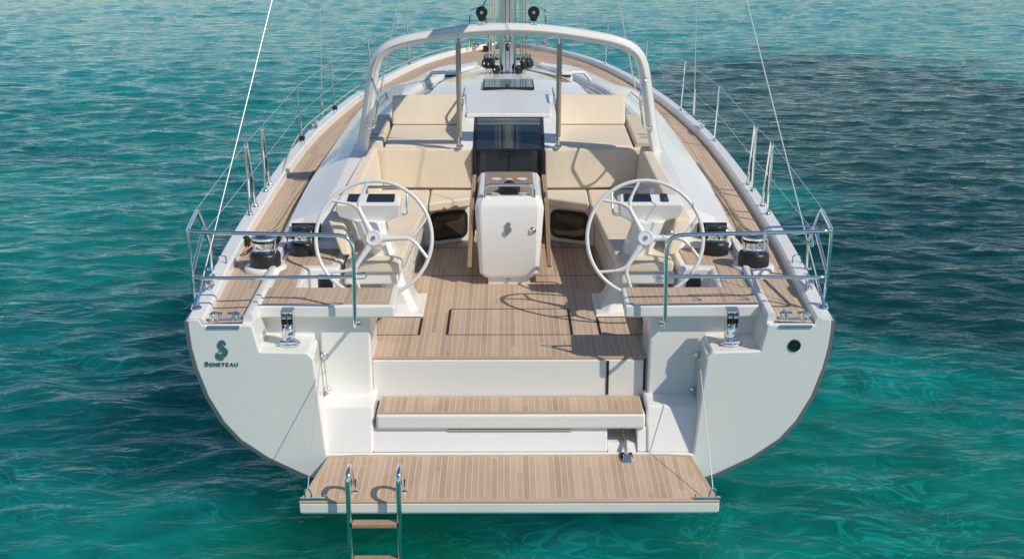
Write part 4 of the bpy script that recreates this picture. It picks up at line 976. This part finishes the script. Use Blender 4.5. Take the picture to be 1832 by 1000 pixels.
        return rng_(d, 1 + soft * .5, 1 - soft * .5).outputs[0]
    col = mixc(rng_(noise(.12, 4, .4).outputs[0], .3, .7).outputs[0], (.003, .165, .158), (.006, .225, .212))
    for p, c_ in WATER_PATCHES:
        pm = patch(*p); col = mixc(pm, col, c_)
    # small scale mottling of the bed as bent by the ripples
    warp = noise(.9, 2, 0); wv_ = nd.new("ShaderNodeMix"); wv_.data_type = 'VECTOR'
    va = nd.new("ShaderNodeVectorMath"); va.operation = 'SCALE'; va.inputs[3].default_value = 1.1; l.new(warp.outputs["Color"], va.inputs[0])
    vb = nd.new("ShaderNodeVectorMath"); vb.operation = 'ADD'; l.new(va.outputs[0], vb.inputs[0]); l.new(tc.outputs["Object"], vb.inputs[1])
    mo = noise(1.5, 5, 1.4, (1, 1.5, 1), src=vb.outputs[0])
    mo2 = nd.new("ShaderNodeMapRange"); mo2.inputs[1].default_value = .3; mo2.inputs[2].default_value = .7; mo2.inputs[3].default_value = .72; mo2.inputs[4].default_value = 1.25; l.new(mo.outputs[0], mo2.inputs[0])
    # looping lines painted brighter into the colour, imitating light focused by the ripples
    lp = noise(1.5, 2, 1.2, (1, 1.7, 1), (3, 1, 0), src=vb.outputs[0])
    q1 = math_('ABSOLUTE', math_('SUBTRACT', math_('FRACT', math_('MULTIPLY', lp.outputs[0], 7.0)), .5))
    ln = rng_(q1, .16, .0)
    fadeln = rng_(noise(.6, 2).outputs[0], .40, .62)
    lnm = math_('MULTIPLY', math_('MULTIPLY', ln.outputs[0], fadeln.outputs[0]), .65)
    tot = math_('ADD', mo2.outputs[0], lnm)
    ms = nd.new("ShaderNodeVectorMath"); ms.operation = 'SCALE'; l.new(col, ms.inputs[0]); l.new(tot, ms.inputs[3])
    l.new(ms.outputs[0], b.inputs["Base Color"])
    # fine ripples
    r1 = noise(2.4, 4, .8, (1, 1.9, 1)); r2 = noise(7, 2, .4, (1, 1.8, 1))
    b1 = nd.new("ShaderNodeBump"); b1.inputs["Strength"].default_value = .48; b1.inputs["Distance"].default_value = .08; l.new(r1.outputs[0], b1.inputs["Height"])
    r0 = noise(1.1, 3, .5, (1, 2.2, 1)); b0 = nd.new("ShaderNodeBump"); b0.inputs["Strength"].default_value = .42; b0.inputs["Distance"].default_value = .16; l.new(r0.outputs[0], b0.inputs["Height"]); l.new(b0.outputs[0], b1.inputs["Normal"])
    b2 = nd.new("ShaderNodeBump"); b2.inputs["Strength"].default_value = .10; b2.inputs["Distance"].default_value = .02; l.new(r2.outputs[0], b2.inputs["Height"]); l.new(b1.outputs[0], b2.inputs["Normal"])
    l.new(b2.outputs[0], b.inputs["Normal"])
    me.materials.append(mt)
# (centre x, y, radius x, y, softness, rotation) and colour of the bed showing through
WATER_PATCHES = [((-4, 52, 70, 26, .8, 0), (.008, .245, .245)), ((7.4, 15.8, 4.9, 9.6, .4, .0), (.008, .062, .058)), ((5.6, 6.3, 3.2, 3.4, .6, .3), (.003, .050, .054)), ((-4.6, 2.4, 3.0, 2.6, .7, .4), (.003, .135, .142)), ((-1.0, -1.5, 1.1, 2.2, .5, .0), (.002, .165, .115)), ((2.6, -1.2, 2.0, 3.4, .6, 0), (.004, .175, .150))]
water()
bpy.context.view_layer.update()
